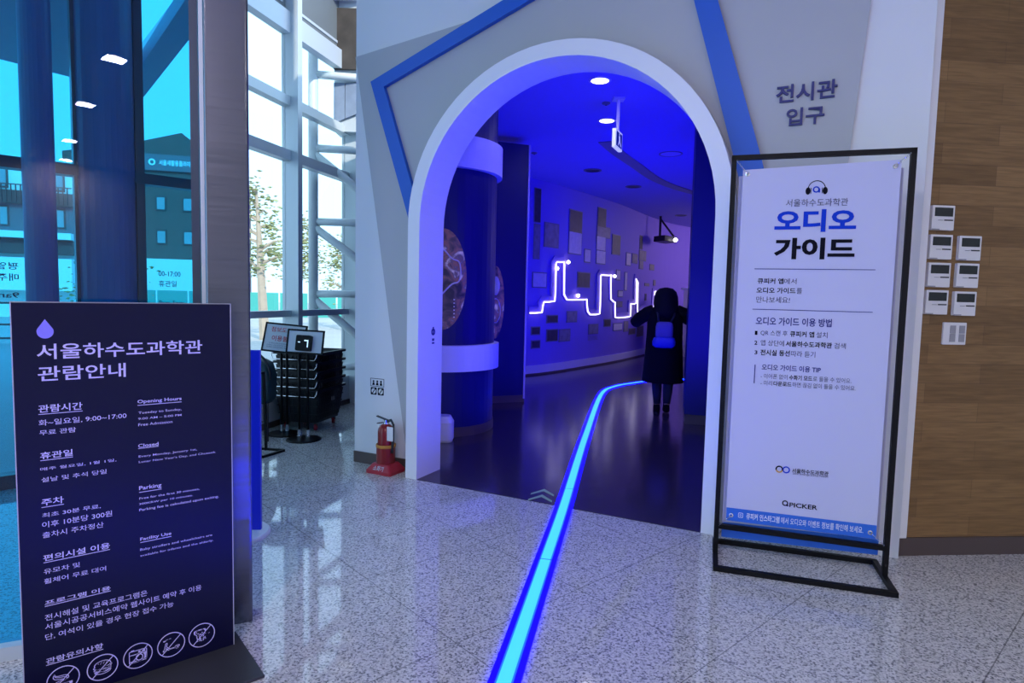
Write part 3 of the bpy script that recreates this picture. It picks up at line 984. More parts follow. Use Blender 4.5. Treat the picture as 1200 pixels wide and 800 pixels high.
P, t = building('office_building', 'white building with dark balconies seen through the far-left glass', (-31, 25.4), (0.9, 0.43), 10.8, 4.5, 7.4, M['facade_white'], (5.9, 4.15), cols=10, ww=0.42, wh=0.95,
                bands=((5.2, 5.8, 'railing', 0.3), (3.95, 5.2, 'facade_grey', 0.03), (3.6, 3.9, 'facade_white', 0.9), (2.9, 3.55, 'railing', 0.5), (1.2, 2.7, 'facade_white', 0.9)))
b_ = MB()
for k in range(60):
    b_.box(P.at(0.12 + k * .178, 5.65, 0.42), 0.04, 0.04, 0.8)
b_.bar(P.at(0, 6.05, 0.42), P.at(10.8, 6.05, 0.42), 0.05, 0.05)
b_.build('railing', M['railing'], t)
P, t = building('museum_block', 'dark brick block with a pale lettered sign and sloping roof outside', (-27.5, 38), (0.97, 0.24), 9.2, 9, 8.6, M['facade_dark'], (6.3, 4.2), cols=6, ww=0.6, wh=0.9,
                bands=((0.0, 3.2, 'facade_white', 2.0),))
MB().prism([(0, 8.6), (9.2, 8.6), (9.2, 9.2), (6.6, 11.2), (3.6, 10.3), (0, 9.6)], P.at, -9, 0.0).build('gable', M['facade_dark'], t)
sb = MB().prism([(4.5, 8.75), (7.3, 8.75), (7.3, 9.75), (4.5, 9.75)], P.at, 0.0, 0.2).build('sign_board', M['facade_grey'], t)
b_ = MB()
b_.text('서울새활용플라자', P.at, 5.35, 9.08, 7.15, 9.42, 0.21, 0.02)
b_.prism(circle(4.95, 9.25, 0.2), P.at, 0.2, 0.22, holes=[circle(4.95, 9.25, 0.11)])
b_.build('sign_letters', M['ink_teal_white'], sb)

def fence(label, a, b, n, h, m_):
    a, b = Vector(a), Vector(b)
    t = thing('fence', label, 'fence', a)
    mb = MB()
    for z in (0.15, 0.5, h):
        mb.bar(a + Vector((0, 0, z)), b + Vector((0, 0, z)), 0.05, 0.05)
    mb.build('rail', m_, t)
    for k in range(n + 1):
        p = a.lerp(b, k / n)
        MB().box(p + Vector((0, 0, (h + .02) / 2)), 0.07, 0.07, h + .02).build('post', m_, t)
    return t
fence('dark low railing across the forecourt outside the left glass', (-17, 14, -0.07), (-8.5, 17.5, -0.07), 22, 1.05, M['railing'])
tf = thing('site_fence', 'teal site fence behind the bare trees outside the atrium windows', 'fence', (-13, 35.5, -0.07))
for k in range(12):
    MB().box((-22 + k * 1.55, 33.5 + k * .38, 0.62), 1.5, 0.06, 1.4, R(14)).build('panel', M['teal_fence'], tf)

def tree(label, x, y, h, crown, seed, leafm, dens=900, bare=0.40):
    rnd = random.Random(seed)
    t = thing('pine_tree', label, 'tree', (x, y, -0.07))
    tk = MB()
    lf = MB()
    base = Vector((x, y, -0.07))
    lean = Vector((rnd.uniform(-.1, .1), rnd.uniform(-.1, .1), 1))
    tops = base + lean * h
    tk.tube([base, base + lean * (h * .5), tops], [0.16, 0.12, 0.03], 8)
    for k in range(13):
        f = bare + (1 - bare) * k / 13
        p = base + lean * (h * f)
        a = rnd.uniform(0, 2 * PI)
        ln = crown * (1.1 - f * .6) * rnd.uniform(.7, 1.1)
        q = p + Vector((math.cos(a) * ln, math.sin(a) * ln, ln * rnd.uniform(.1, .5)))
        mid = p.lerp(q, .5) + Vector((0, 0, .1))
        tk.tube([p, mid, q], [0.06, 0.04, 0.015], 5)
        for j in range(dens // 13):
            c = p.lerp(q, rnd.uniform(.25, 1.08)) + Vector((rnd.gauss(0, .26), rnd.gauss(0, .26), rnd.gauss(0, .19)))
            r_ = rnd.uniform(.04, .11)
            mt = Matrix.Rotation(rnd.uniform(0, PI), 3, 'Z') @ Matrix.Rotation(rnd.uniform(-.6, .6), 3, 'X')
            lf.ball(c, r_, r_ * .7, r_ * .35, 5, 2, mt)
    tk.build('trunk', M['bark'], t)
    lf.build('foliage', leafm, t)
    return t
tree('tallest olive pine outside, left of the first white mullion', -7.65, 19.0, 4.7, 1.5, 3, M['leaf'])
tree('olive pine outside, just left of the truss column', -9.0, 25.5, 4.4, 1.3, 5, M['leaf'])
tree('olive pine outside, seen right of the truss column', -6.6, 24.5, 3.6, 1.1, 8, M['leaf'])
tree('yellowish tree in front of the dark brick block outside', -14.6, 22.5, 2.6, 1.5, 11, M['hedge'], bare=0.3)

# ================================================================== THINGS: LOBBY
# ---- floor light strip running into the hall
LP = [Vector((x, y, 0)) for x, y in LED]
pre = [Vector((-0.80, -1.9, 0)), Vector((-0.433, 0.0, 0))]
post = [Vector((3.3, 11.25, 0)), Vector((4.4, 11.9, 0))]
ctrl = pre + LP + post
def catmull(P_, n=8):
    Q = [P_[0] * 2 - P_[1]] + P_ + [P_[-1] * 2 - P_[-2]]
    o = []
    for i in range(1, len(Q) - 2):
        for j in range(n):
            t = j / n
            a, b, c, d = Q[i - 1:i + 3]
            o.append(0.5 * (2 * b + (c - a) * t + (2 * a - 5 * b + 4 * c - d) * t * t + (3 * b - a - 3 * c + d) * t ** 3))
    o.append(Q[-2])
    return o
LC = catmull(ctrl)
LCS = [0.0]
for a, b in zip(LC, LC[1:]):
    LCS.append(LCS[-1] + (b - a).length)
def led_at(sv):
    i = 0
    while i < len(LCS) - 2 and LCS[i + 1] < sv:
        i += 1
    t = (sv - LCS[i]) / (LCS[i + 1] - LCS[i])
    p = LC[i].lerp(LC[i + 1], t)
    ta = (LC[min(i + 2, len(LC) - 1)] - LC[max(i - 1, 0)]).normalized()
    return p, Vector((ta.y, -ta.x, 0))
led = thing('floor_light_strip', 'glowing blue light strip let into the floor, leading through the arch', 'floor light', (0.0, 2.2, 0.0))
def led_band(s0, s1, w0, w1, z0, z1, step=0.15):
    n = max(2, int((s1 - s0) / step))
    rings = []
    for i in range(n + 1):
        p, sd = led_at(s0 + (s1 - s0) * i / n)
        zz = Vector((0, 0, 1))
        rings.append([p + sd * w0 + zz * z0, p + sd * w1 + zz * z0, p + sd * w1 + zz * z1, p + sd * w0 + zz * z1])
    return MB().loft(rings)
TOT = LCS[-1]
led_band(0, TOT, -0.061, 0.061, -0.03, 0.008).build('channel', M['led_edge'], led)
# diffuser segments between the dark seams; one seam lies 3.29 m ahead, 1.28 m apart
acc = 0
s_seam = min(range(len(LC)), key=lambda i: (LC[i] - Vector((0.213, 3.297, 0))).length)
sm = LCS[s_seam]
cuts = [sm + 1.285 * k for k in range(-5, 9)]
cuts = [c for c in cuts if 0.1 < c < TOT - 0.1]
edges = [0.0] + cuts + [TOT]
for a, b in zip(edges, edges[1:]):
    df = led_band(a + 0.005, b - 0.005, -0.027, 0.027, 0.0, 0.011).build('diffuser', M['led_core'], led)
    led_band(a + 0.005, b - 0.005, -0.034, 0.034, 0.0, 0.0098).build('diffuser_rim', M['led_mid'], df)
mb = MB()
for c in cuts:
    mb.add(*((lambda q: (q.v, q.f))(led_band(c - 0.005, c + 0.005, -0.033, 0.033, 0.0, 0.0095, 0.005))))
mb.build('seam', M['led_seam'], led)

# chevron mark on the hall floor
ch = thing('floor_arrow', 'pale green double chevron mark on the dark hall floor by the light strip', 'floor mark', (0.2, 4.35, 0.004))
cu = Vector((0.17, 0.985, 0))
cr = Vector((0.985, -0.17, 0))
def chev(x, y, o):
    p = Vector((0.222, 4.27, 0)) + cr * x + cu * y
    return Vector((p.x, p.y, 0.004 + o))
for k in range(2):
    y = k * 0.135
    MB().prism([(-0.085, y), (0.0, y + 0.10), (0.085, y), (0.085, y + 0.035), (0.0, y + 0.155), (-0.085, y + 0.035)], chev, 0.0003, 0.0015).build('chevron', M['arrow_green'], ch)

# ---- the navy visitor-guide board at the left
SGN = Plane((-1.617, 1.985), (-1.104 + 1.617, 2.406 - 1.985))
sg = thing('information_board', 'tall dark navy visitor guide board with lilac lettering, at lower left', 'sign board', SGN.at(0.33, 0, -0.02))
MB().prism([(0, 0.012), (0.664, 0.012), (0.664, 1.392), (0, 1.392)], SGN.at, -0.03, 0.0).build('board', M['sign_navy'], sg)
MB().prism([(-0.002, 0.012), (0.666, 0.012), (0.666, 1.395), (-0.002, 1.395)], SGN.at, -0.036, -0.0305).build('rear_panel', M['sign_edge'], sg)
mb = MB()
mb.prism([(0.664, 0.012), (0.667, 0.012), (0.667, 1.395), (0.664, 1.395)], SGN.at, -0.0305, 0.001)
mb.prism([(-0.003, 0.012), (0.0, 0.012), (0.0, 1.395), (-0.003, 1.395)], SGN.at, -0.0305, 0.001)
mb.build('edge_strip', M['sign_edge'], sg)
MB().prism([(-0.10, -0.28), (0.70, -0.28), (0.70, 0.10), (-0.10, 0.10)], lambda x, y, o: SGN.at(x, o, -y), 0.0, 0.012).build('base_plate', M['dark_grey'], sg, bevel=0.003)
for body, x0, y0, x1, y1, b in SIGN_TEXT:
    bold = {0: 0.004, 1: 0.012, 2: 0.014}[b]
    MB().text(body, SGN.at, x0, y0, x1, y1, 0.0012, bold).build('text_line', M['sign_letter'], sg)
    if b == 2:
        h = y1 - y0
        t_ = 0.0035 if h > 0.03 else 0.002
        g_ = 0.16 * h
        MB().prism([(x0, y0 - g_ - t_), (x1, y0 - g_ - t_), (x1, y0 - g_), (x0, y0 - g_)], SGN.at, 0.0005, 0.0015).build('underline', M['sign_letter'], sg)
# drop mark
dp = []
for i in range(41):
    a = -PI * 0.28 + (2 * PI - 2 * PI * 0.22) * i / 40
cxd, czd, rd = 0.0862, 1.2965, 0.0228
dp = [(cxd + rd * math.cos(a), czd + rd * math.sin(a)) for a in [R(40) - 2 * PI * 0 - R(0) - i * R(260) / 30 for i in range(31)]]
dp.append((cxd, 1.338))
MB().prism(dp, SGN.at, 0.0005, 0.002).build('drop_mark', M['sign_drop'], sg)
for body, u, z in SIGN_ICONS:
    ic = MB()
    ic.prism(circle(u, z, 0.0475), SGN.at, 0.0005, 0.0016, holes=[circle(u, z, 0.0445)])
    c45 = 0.0455 * math.cos(PI / 4)
    ic.prism([(u - c45, z - c45 + .002), (u - c45 + .002, z - c45), (u + c45, z + c45 - .002), (u + c45 - .002, z + c45)], SGN.at, 0.0016, 0.0022)
    body = '🚬' if body == 'tap' else body
    ic.text(body, SGN.at, u - 0.029, z - 0.025, u + 0.029, z + 0.026, 0.0012, 0.006)
    ic.build('prohibition_icon', M['sign_letter'], sg)

# ---- the audio-guide banner in its black frame
BAN = Plane((1.186, 3.417), (1.997 - 1.186, 3.161 - 3.417))
st = thing('banner_stand', 'white audio guide banner sprung in a tall black metal floor frame', 'banner stand', BAN.at(0.42, 0, 0))
BW = 0.850
TK = 0.026
for u in (0.0, BW):
    MB().bar(BAN.at(u, 0.02, 0), BAN.at(u, 2.235, 0), TK, TK, BAN.n).build('upright', M['black'], st)
MB().bar(BAN.at(-TK / 2, 2.225, 0), BAN.at(BW + TK / 2, 2.225, 0), TK, TK).build('top_bar', M['black'], st)
MB().bar(BAN.at(0, 0.178, 0), BAN.at(BW, 0.172, 0), TK, TK).build('cross_bar', M['black'], st)
for off, nm in ((0.20, 'front_foot_bar'), (-0.20, 'rear_foot_bar')):
    MB().bar(BAN.at(-TK / 2, 0.014, off), BAN.at(BW + TK / 2, 0.014, off), TK, TK).build(nm, M['black'], st)
for u in (0.0, BW):
    MB().bar(BAN.at(u, 0.014, -0.2), BAN.at(u, 0.014, 0.2), TK, TK).build('side_foot_bar', M['black'], st)
def cloth(u0, u1, z0a, z0b, z1a, z1b, off, bow, th=0.0012, n=16):
    front, back = [], []
    rings = []
    for i in range(n + 1):
        t = i / n
        u = u0 + (u1 - u0) * t
        za, zb = z0a + (z0b - z0a) * t, z1a + (z1b - z1a) * t
        o = off + bow * math.sin(PI * t)
        rings.append([BAN.at(u, za, o), BAN.at(u, zb, o), BAN.at(u, zb, o - th), BAN.at(u, za, o - th)])
    return MB().loft(rings)
fb = cloth(0.048, 0.800, 0.215, 0.212, 2.160, 2.183, 0.0, 0.0).build('banner', M['banner'], st)
cloth(0.030, 0.824, 0.100, 0.112, 2.135, 2.150, -0.045, 0.0).build('rear_banner', M['banner'], st)
MB().prism([(0.030, 0.100), (0.824, 0.112), (0.824, 0.20), (0.030, 0.188)], BAN.at, -0.0449, -0.0440).build('rear_band', M['banner_blue'], st)
MB().prism([(0.049, 0.216), (0.799, 0.213), (0.799, 0.287), (0.049, 0.290)], BAN.at, 0.0004, 0.0014).build('blue_band', M['banner_blue'], fb)
for body, x0, y0, x1, y1, b in BANNER_TEXT:
    key = {0: 'ink_grey', 1: 'ink_black', 2: 'ink_black', 'blue': 'ink_blue', 'navy': 'ink_navy', 'w0': 'ink_white', 'w1': 'ink_white'}[b]
    bold = {0: 0.0, 1: 0.018, 2: 0.042, 'blue': 0.038, 'navy': 0.02, 'w0': 0.004, 'w1': 0.018}[b]
    if b in ('w0', 'w1'):
        y0, y1 = 0.235, 0.272
    if b == 0 and y1 - y0 > 0.05:
        bold = 0.003
    MB().text(body, BAN.at, x0, y0, x1, y1, 0.0022, bold).build('text_line', M[key], fb)
for z in (1.628, 1.409):
    MB().prism([(0.131, z - .0018), (0.714, z - .0018), (0.714, z + .0018), (0.131, z + .0018)], BAN.at, 0.0008, 0.0018).build('rule_line', M['ink_navy'], fb)
MB().prism([(0.157, 1.002), (0.162, 1.002), (0.162, 1.105), (0.157, 1.105)], BAN.at, 0.0008, 0.0018).build('side_rule', M['ink_navy'], fb)
def ring_mark(mb, cx, cz_, ro, ri_, off0=0.0008, off1=0.002):
    return mb.prism(circle(cx, cz_, ro, None, 28), BAN.at, off0, off1, holes=[circle(cx, cz_, ri_, None, 28)])
# headphones mark with a letter a
hx, hz = 0.416, 2.048
k = MB()
k.prism(circle(hx, hz, 0.043, 0.044, 24, 0, PI, False) + list(reversed(circle(hx, hz, 0.039, 0.040, 24, 0, PI, False))), BAN.at, 0.0008, 0.0018)
for sgn in (-1, 1):
    k.prism(circle(hx + sgn * 0.041, hz - 0.010, 0.012, 0.019, 20), BAN.at, 0.0008, 0.002)
    k.prism([(hx + sgn * 0.0255, hz - .024), (hx + sgn * 0.0285, hz - .024), (hx + sgn * 0.0285, hz + .006), (hx + sgn * 0.0255, hz + .006)], BAN.at, 0.0008, 0.002)
k.build('headphones_mark', M['ink_black'], fb)
k = ring_mark(MB(), hx - 0.002, hz - 0.003, 0.0165, 0.010)
k.prism([(hx + .009, hz - .019), (hx + .0165, hz - .019), (hx + .0165, hz + .002), (hx + .009, hz + .002)], BAN.at, 0.0008, 0.002)
k.build('letter_mark', M['ink_blue'], fb)
# figure-eight museum mark, q mark, small camera mark
ring_mark(MB(), 0.311, 0.537, 0.0195, 0.0125).build('museum_mark', M['ink_black'], fb)
ring_mark(MB(), 0.346, 0.537, 0.0195, 0.0125).build('museum_mark', M['ink_blue'], fb)
oc = MB()
oc.prism(circle(0.311, 0.537, 0.0195, None, 16, PI * 1.1, PI * 1.9, False) + list(reversed(circle(0.311, 0.537, 0.0125, None, 16, PI * 1.1, PI * 1.9, False))), BAN.at, 0.002, 0.0028)
oc.build('museum_mark_accent', M['ink_orange'], fb)
k = ring_mark(MB(), 0.350, 0.3515, 0.0155, 0.0095)
k.prism([(0.357, 0.336), (0.367, 0.336), (0.367, 0.342), (0.357, 0.342)], BAN.at, 0.0008, 0.002)
k.build('wordmark_initial', M['ink_black'], fb)
w = MB().prism(round_rect(0.112, 0.240, 0.138, 0.268, 0.006), BAN.at, 0.0016, 0.0024, holes=[round_rect(0.1145, 0.2425, 0.1355, 0.2655, 0.005)])
ring_mark(w, 0.125, 0.254, 0.006, 0.004, 0.0016, 0.0024)
w.build('camera_mark', M['ink_white'], fb)
# grommets and springs
for (gu, gz, fu, fz) in ((0.072, 2.136, 0.012, 2.212), (0.772, 2.150, BW - 0.012, 2.212), (0.075, 0.248, 0.012, 0.185), (0.770, 0.245, BW - 0.012, 0.185)):
    MB().lathe([(0.011, 0.0), (0.012, 0.002), (0.006, 0.003), (0.006, 0.0)], BAN.at(gu, gz, 0.001), 18,
               mt=Matrix((BAN.d, Vector((0, 0, 1)), BAN.n)).transposed()).build('grommet', M['chrome'], st)
    a, b = BAN.at(gu, gz, 0.006), BAN.at(fu, fz, 0.012)
    ax = (b - a).normalized(); o1 = ax.orthogonal().normalized(); o2 = ax.cross(o1)
    pts = [a.lerp(b, i / 100) + (o1 * math.cos(i * .75) + o2 * math.sin(i * .75)) * 0.004 for i in range(101)]
    MB().tube([a] + pts + [b], 0.0011, 5).build('spring', M['chrome'], st)

# ---- climate controllers and light switch on the oak wall
def controller(u, z):
    t = thing('climate_controller', '', 'wall controller', WOOD.at(u, z - 0.07, 0), 'white climate controllers on the oak wall')
    MB().prism(round_rect(u - .066, z - .068, u + .066, z + .068, .004), WOOD.at, 0.0, 0.020).build('housing', M['white_plastic'], t, bevel=0.002)
    MB().prism([(u - .052, z + .008), (u + .056, z + .008), (u + .056, z + .056), (u - .052, z + .056)], WOOD.at, 0.020, 0.0215).build('screen', M['screen'], t)
    b = MB().prism([(u + .006, z - .016), (u + .058, z - .016), (u + .058, z - .009), (u + .006, z - .009)], WOOD.at, 0.020, 0.0215)
    b.prism([(u - .03, z - .0145), (u + .0, z - .0145), (u + .0, z - .0125), (u - .03, z - .0125)], WOOD.at, 0.020, 0.021)
    b.build('button_row', M['black_plastic'], t)
    MB().prism([(u - .064, z - .067), (u - .02, z - .067), (u - .02, z - .061), (u - .064, z - .061)], WOOD.at, 0.020, 0.0225).build('badge', M['grey_plastic'], t)
    return t
CL = ['white climate controller alone at the top of the cluster on the oak wall',
      'white climate controller in the left column, second from the top',
      'white climate controller at the top of the right column',
      'white climate controller in the left column, third from the top',
      'white climate controller in the middle of the right column',
      'white climate controller at the bottom of the left column, above the switch',
      'white climate controller at the bottom of the right column, above the switch']
c0 = controller(*CONTROLLERS[0])
c0['label'] = CL[0]
for (u, z), l_ in zip(CONTROLLERS[1:], CL[1:]):
    dup(c0, WOOD.at(u, z) - WOOD.at(*CONTROLLERS[0]), l_)
sw = thing('light_switch', 'white light switch plate with grey rockers under the wall controllers', 'light switch', WOOD.at(0.278, 1.23, 0))
MB().prism(round_rect(0.208, 1.232, 0.348, 1.358, .004), WOOD.at, 0.0, 0.010).build('plate', M['white_plastic'], sw, bevel=0.002)
for k in range(2):
    u = 0.248 + k * 0.056
    for j in range(2):
        MB().prism([(u, 1.248 + j * .048), (u + .034, 1.248 + j * .048), (u + .034, 1.293 + j * .048), (u, 1.293 + j * .048)], WOOD.at, 0.010, 0.0135).build('rocker', M['grey_plastic'], sw, bevel=0.001)

# ---- fire extinguisher in its floor stand
EX = Vector((-1.005, 4.93, 0))
fs = thing('extinguisher_stand', 'red plastic floor stand with ochre ring holding the extinguisher', 'stand', EX)
def ex3(x, y, o):
    p = EX + ARCH.d * x + ARCH.n * y
    return Vector((p.x, p.y, o))
def rr_ring(w, d, z):
    return [ex3(x, y, z) for x, y in round_rect(-w / 2, -d / 2, w / 2, d / 2, .015)]
MB().loft([rr_ring(.245, .21, 0), rr_ring(.245, .21, .025), rr_ring(.165, .145, .075), rr_ring(.16, .14, .078)]).build('base', M['red_plastic'], fs)
MB().lathe([(0.076, 0.078), (0.076, 0.215), (0.070, 0.215), (0.070, 0.082), (0.01, 0.081)], EX, 28).build('cup', M['red'], fs, smooth=False)
MB().lathe([(0.079, 0.206), (0.081, 0.212), (0.081, 0.224), (0.079, 0.230), (0.073, 0.230), (0.073, 0.206)], EX, 28, ring=True).build('ring', M['yellow'], fs)
mb = MB()
def exf(x, y, o):
    return ex3(x, 0.0735 + 0.035 * (0.075 - y) / 0.05 + 0.001 + o, y)
mb.text('소화기', exf, -0.05, 0.032, 0.05, 0.066, 0.002, 0.02)
mb.build('lettering', M['sign_edge'], fs)
fe = thing('fire_extinguisher', 'red fire extinguisher with black lever, standing left of the arch', 'fire extinguisher', EX + Vector((0, 0, .082)))
MB().lathe([(0.03, 0.082), (0.062, 0.086), (0.066, 0.10), (0.066, 0.335), (0.060, 0.362), (0.040, 0.385), (0.022, 0.395)], EX, 28).build('cylinder', M['red'], fe, smooth=True)
MB().lathe([(0.023, 0.392), (0.023, 0.41), (0.017, 0.412), (0.017, 0.428)], EX, 18).build('valve', M['chrome'], fe)
mb = MB().bar(ex3(0.02, 0, .425), ex3(-0.085, 0.01, .452), .026, .009).bar(ex3(0.02, 0, .413), ex3(-0.08, 0.01, .392), .024, .008)
mb.bar(ex3(0.0, 0, .408), ex3(0.05, 0, .43), .024, .02)
mb.build('lever', M['black_plastic'], fe, bevel=0.002)
MB().tube([ex3(.02, 0, .415), ex3(.06, .01, .43), ex3(.088, .02, .40), ex3(.086, .02, .30), ex3(.078, .02, .20), ex3(.075, .02, .17)], [.009, .009, .010, .010, .010, .014], 8).build('hose', M['black_plastic'], fe, smooth=True)
MB().prism(round_rect(.045, .27, .105, .385, .006), lambda x, y, o: ex3(x, .045 + o, y), 0, 0.002).build('tag', M['white_plastic'], fe)
MB().ball(ex3(-.068, .0, .355), .014, .014, .02).build('gauge', M['white_plastic'], fe, smooth=True)

# pictogram sticker on the white wall and mark on the jamb
pc = thing('pictogram_sticker', 'small black and white pictogram sticker low on the white wall above the extinguisher', 'sticker', ARCH.at(-1.6, .6, WOFF))
mb = MB()
mb.prism([(-1.678, .668), (-1.535, .668), (-1.535, .737), (-1.678, .737)], ARCH.at, WOFF + .0005, WOFF + .002, holes=[[(-1.674, .672), (-1.539, .672), (-1.539, .733), (-1.674, .733)]])
for x in (-1.674, -1.600):
    mb.prism(round_rect(x, .598, x + .062, .660, .006), ARCH.at, WOFF + .0005, WOFF + .002, holes=[circle(x + .031, .629, .024, None, 14)])
    mb.prism([(x + .012, .606), (x + .020, .606), (x + .052, .652), (x + .044, .652)], ARCH.at, WOFF + .0005, WOFF + .0022)
for x in (-1.645, -1.606, -1.567):
    mb.prism(circle(x, .712, .009, None, 12), ARCH.at, WOFF + .0005, WOFF + .002)
    mb.prism([(x - .014, .679), (x + .014, .679), (x + .007, .702), (x - .007, .702)], ARCH.at, WOFF + .0005, WOFF + .002)
mb.build('pictograms', M['ink_black'], pc)
JAMB = lambda x, y, o: ARCH.at(-RIN + o, y, -x)
jm = thing('jamb_mark', 'tiny dark pointing-hand mark on the inner face of the arch', 'sticker', JAMB(0.2, 1.05, 0.001))
mb = MB()
mb.prism(circle(.205, 1.15, .028, None, 16), JAMB, .0005, .002, holes=[circle(.205, 1.15, .016, None, 16)])
mb.prism([(.197, 1.128), (.213, 1.128), (.213, 1.19), (.197, 1.19)], JAMB, .0005, .0024)
mb.prism([(.188, 1.055), (.222, 1.055), (.222, 1.068), (.188, 1.068)], JAMB, .0005, .002)
mb.prism([(.190, 1.078), (.220, 1.078), (.220, 1.098), (.190, 1.098)], JAMB, .0005, .002)
mb.build('mark', M['ink_navy'], jm)

# ---- stacked black baskets with wire handles
BK = Matrix.Rotation(R(-12), 3, 'Z')
BO = Vector((-2.165, 6.60, 0))
def bk(x, y, z):
    return BO + BK @ Vector((x, y, 0)) + Vector((0, 0, z))
def basket(z, wheels):
    t = thing('shopping_basket', '', 'basket', bk(0, 0, z), 'stacked black baskets')
    W0, D0, W1, D1, Hh = .42, .48, .49, .56, .345
    def rg(f, ins, zz):
        w, d = W0 + (W1 - W0) * f - ins, D0 + (D1 - D0) * f - ins
        return [bk(x, y, zz) for x, y in round_rect(-w / 2, -d / 2, w / 2, d / 2, .04)]
    mb = MB().loft([rg(0, 0, z), rg(1, 0, z + Hh), rg(1, .012, z + Hh), rg(0, .012, z + .012)])
    # pierced-look ribs, moulded into the shell
    for k in range(13):
        for sx in (-1, 1):
            y = -.25 + k * .0415
            mb.bar(bk(sx * (W0 / 2 + .004), y * .86, z + .03), bk(sx * (W1 / 2 + .002), y, z + Hh - .03), .008, .010)
    for k in range(9):
        x = -.19 + k * .0475
        mb.bar(bk(x * .85, -D0 / 2 - .004, z + .03), bk(x, -D1 / 2 - .002, z + Hh - .03), .008, .010)
    for f in (.25, .5, .72):
        w, d = W0 + (W1 - W0) * f + .006, D0 + (D1 - D0) * f + .006
        zz = z + Hh * f
        cs = [bk(x, y, zz) for x, y in ((-w / 2, -d / 2), (w / 2, -d / 2), (w / 2, d / 2), (-w / 2, d / 2))]
        for i in range(4):
            mb.bar(cs[i], cs[(i + 1) % 4], .008, .010)
    mb.build('shell', M['black_plastic'], t)
    def rim(w, d, zz):
        return [bk(x, y, zz) for x, y in round_rect(-w / 2, -d / 2, w / 2, d / 2, .04)]
    MB().loft([rim(W1, D1, z + Hh - .012), rim(W1 + .05, D1 + .05, z + Hh - .012), rim(W1 + .055, D1 + .055, z + Hh + .012), rim(W1 - .004, D1 - .004, z + Hh + .012)], cap=False).build('rim', M['black_plastic'], t)
    hw = .255
    hp = [(hw - .03, -.28, Hh - .005), (hw, -.315, Hh + .0), (hw, -.325, Hh - .03), (hw - .02, -.33, Hh - .062), (-hw + .02, -.33, Hh - .062), (-hw, -.325, Hh - .03), (-hw, -.315, Hh), (-hw + .03, -.28, Hh - .005)]
    MB().tube([bk(x, y, z + h) for x, y, h in hp], .0055, 8).build('wire_handle', M['chrome'], t, smooth=True)
    MB().prism(round_rect(-.10, z + .20, -.03, z + .25, .006), lambda x, y, o: bk(W1 / 2 - .012 + o, x + .12, y), 0, .006).build('plate', M['grey_plastic'], t)
    return t
BL = ['topmost black basket of the stack with silver wire handle', 'black basket second from the top of the stack', 'black basket in the middle of the stack of five',
      'black basket fourth from the top of the stack', 'bottom black basket of the stack, on red castors']
b0 = basket(.085, True)
b0['label'] = BL[4]
for k in range(1, 5):
    dup(b0, (0, 0, .095 * k), BL[4 - k])
for sx in (-1, 1):
    for sy in (-1, 1):
        c = bk(sx * .17, sy * .19, 0)
        w = MB().lathe([(.012, -.014), (.034, -.012), (.034, .012), (.012, .014)], c + Vector((0, 0, .034)), 18, axis='X').build('castor', M['red_plastic'], b0)
        MB().box(c + Vector((0, 0, .058)), .04, .03, .026).build('castor_fork', M['black_plastic'], w)

# ---- two sign holders on double poles
def sign_holder(name, label, base, yaw, poles_dx, top_z, board_c, w, h, roll, tilt, draw):
    t = thing(name, label, 'sign stand', base)
    MB().lathe([(0.165, 0.0), (0.165, 0.008), (0.155, 0.014), (0.02, 0.016)], base, 36).build('base', M['black'], t)
    cx = Vector((math.cos(yaw), math.sin(yaw), 0))
    for sx in (-1, 1):
        p = base + cx * (sx * poles_dx / 2)
        MB().tube([p + Vector((0, 0, .012)), p + Vector((0, 0, top_z))], .013, 12).build('pole', M['black'], t, smooth=True)
        MB().lathe([(0.024, .014), (0.024, .04), (0.019, .045), (0.019, .10)], p, 16).build('collar', M['chrome'], t)
    mt = Matrix.Rotation(yaw, 3, 'Z') @ Matrix.Rotation(tilt, 3, 'X') @ Matrix.Rotation(roll, 3, 'Y')
    def to3(x, y, o):
        return board_c + mt @ Vector((x, -o, y))
    MB().prism([(-w / 2, -h / 2), (w / 2, -h / 2), (w / 2, h / 2), (-w / 2, h / 2)], to3, -.006, .008, holes=[[(-w / 2 + .016, -h / 2 + .016), (w / 2 - .016, -h / 2 + .016), (w / 2 - .016, h / 2 - .016), (-w / 2 + .016, h / 2 - .016)]]).build('frame', M['black'], t)
    sh = MB().prism([(-w / 2 + .016, -h / 2 + .016), (w / 2 - .016, -h / 2 + .016), (w / 2 - .016, h / 2 - .016), (-w / 2 + .016, h / 2 - .016)], to3, -.005, .003).build('sheet', M['sheet'], t)
    draw(to3, t, sh)
    return t
def draw_a(to3, t, sh):
    mb = MB()
    mb.text('점보도서시', to3, -.15, .055, .12, .105, .0045, .01)
    mb.text('이용불가', to3, -.13, -.035, .10, .02, .0045, .01)
    mb.build('red_lettering', M['ink_red'], sh)
    mb = MB()
    for k, y in enumerate((-.065, -.085, -.105)):
        mb.text('안내데스크에 문의하여 주시기 바랍니다', to3, -.17 + .02 * (k == 0), y, .14, y + .014, .0045, .0)
    mb.build('fine_lettering', M['ink_grey'], sh)
def draw_b(to3, t, sh):
    MB().prism(round_rect(-.075, -.09, .075, .06, .015), to3, .008, .05).build('clamp_box', M['black'], t)
    mb = MB().prism([(-.05, -.012), (-.03, -.012), (-.03, -.004), (-.05, -.004)], to3, .05, .052)
    mb.prism([(0.01, .015), (.05, .015), (.05, -.055), (.04, -.055), (.04, .003), (.01, .003)], to3, .05, .052)
    mb.build('latch', M['chrome'], t)
sign_holder('sign_stand', 'larger white notice with red lettering on a black double-pole stand, partly hidden', Vector((-2.29, 6.17, 0)), R(-8), .06, 1.0, Vector((-2.23, 6.02, .985)), .44, .29, R(4), R(-14), draw_a)
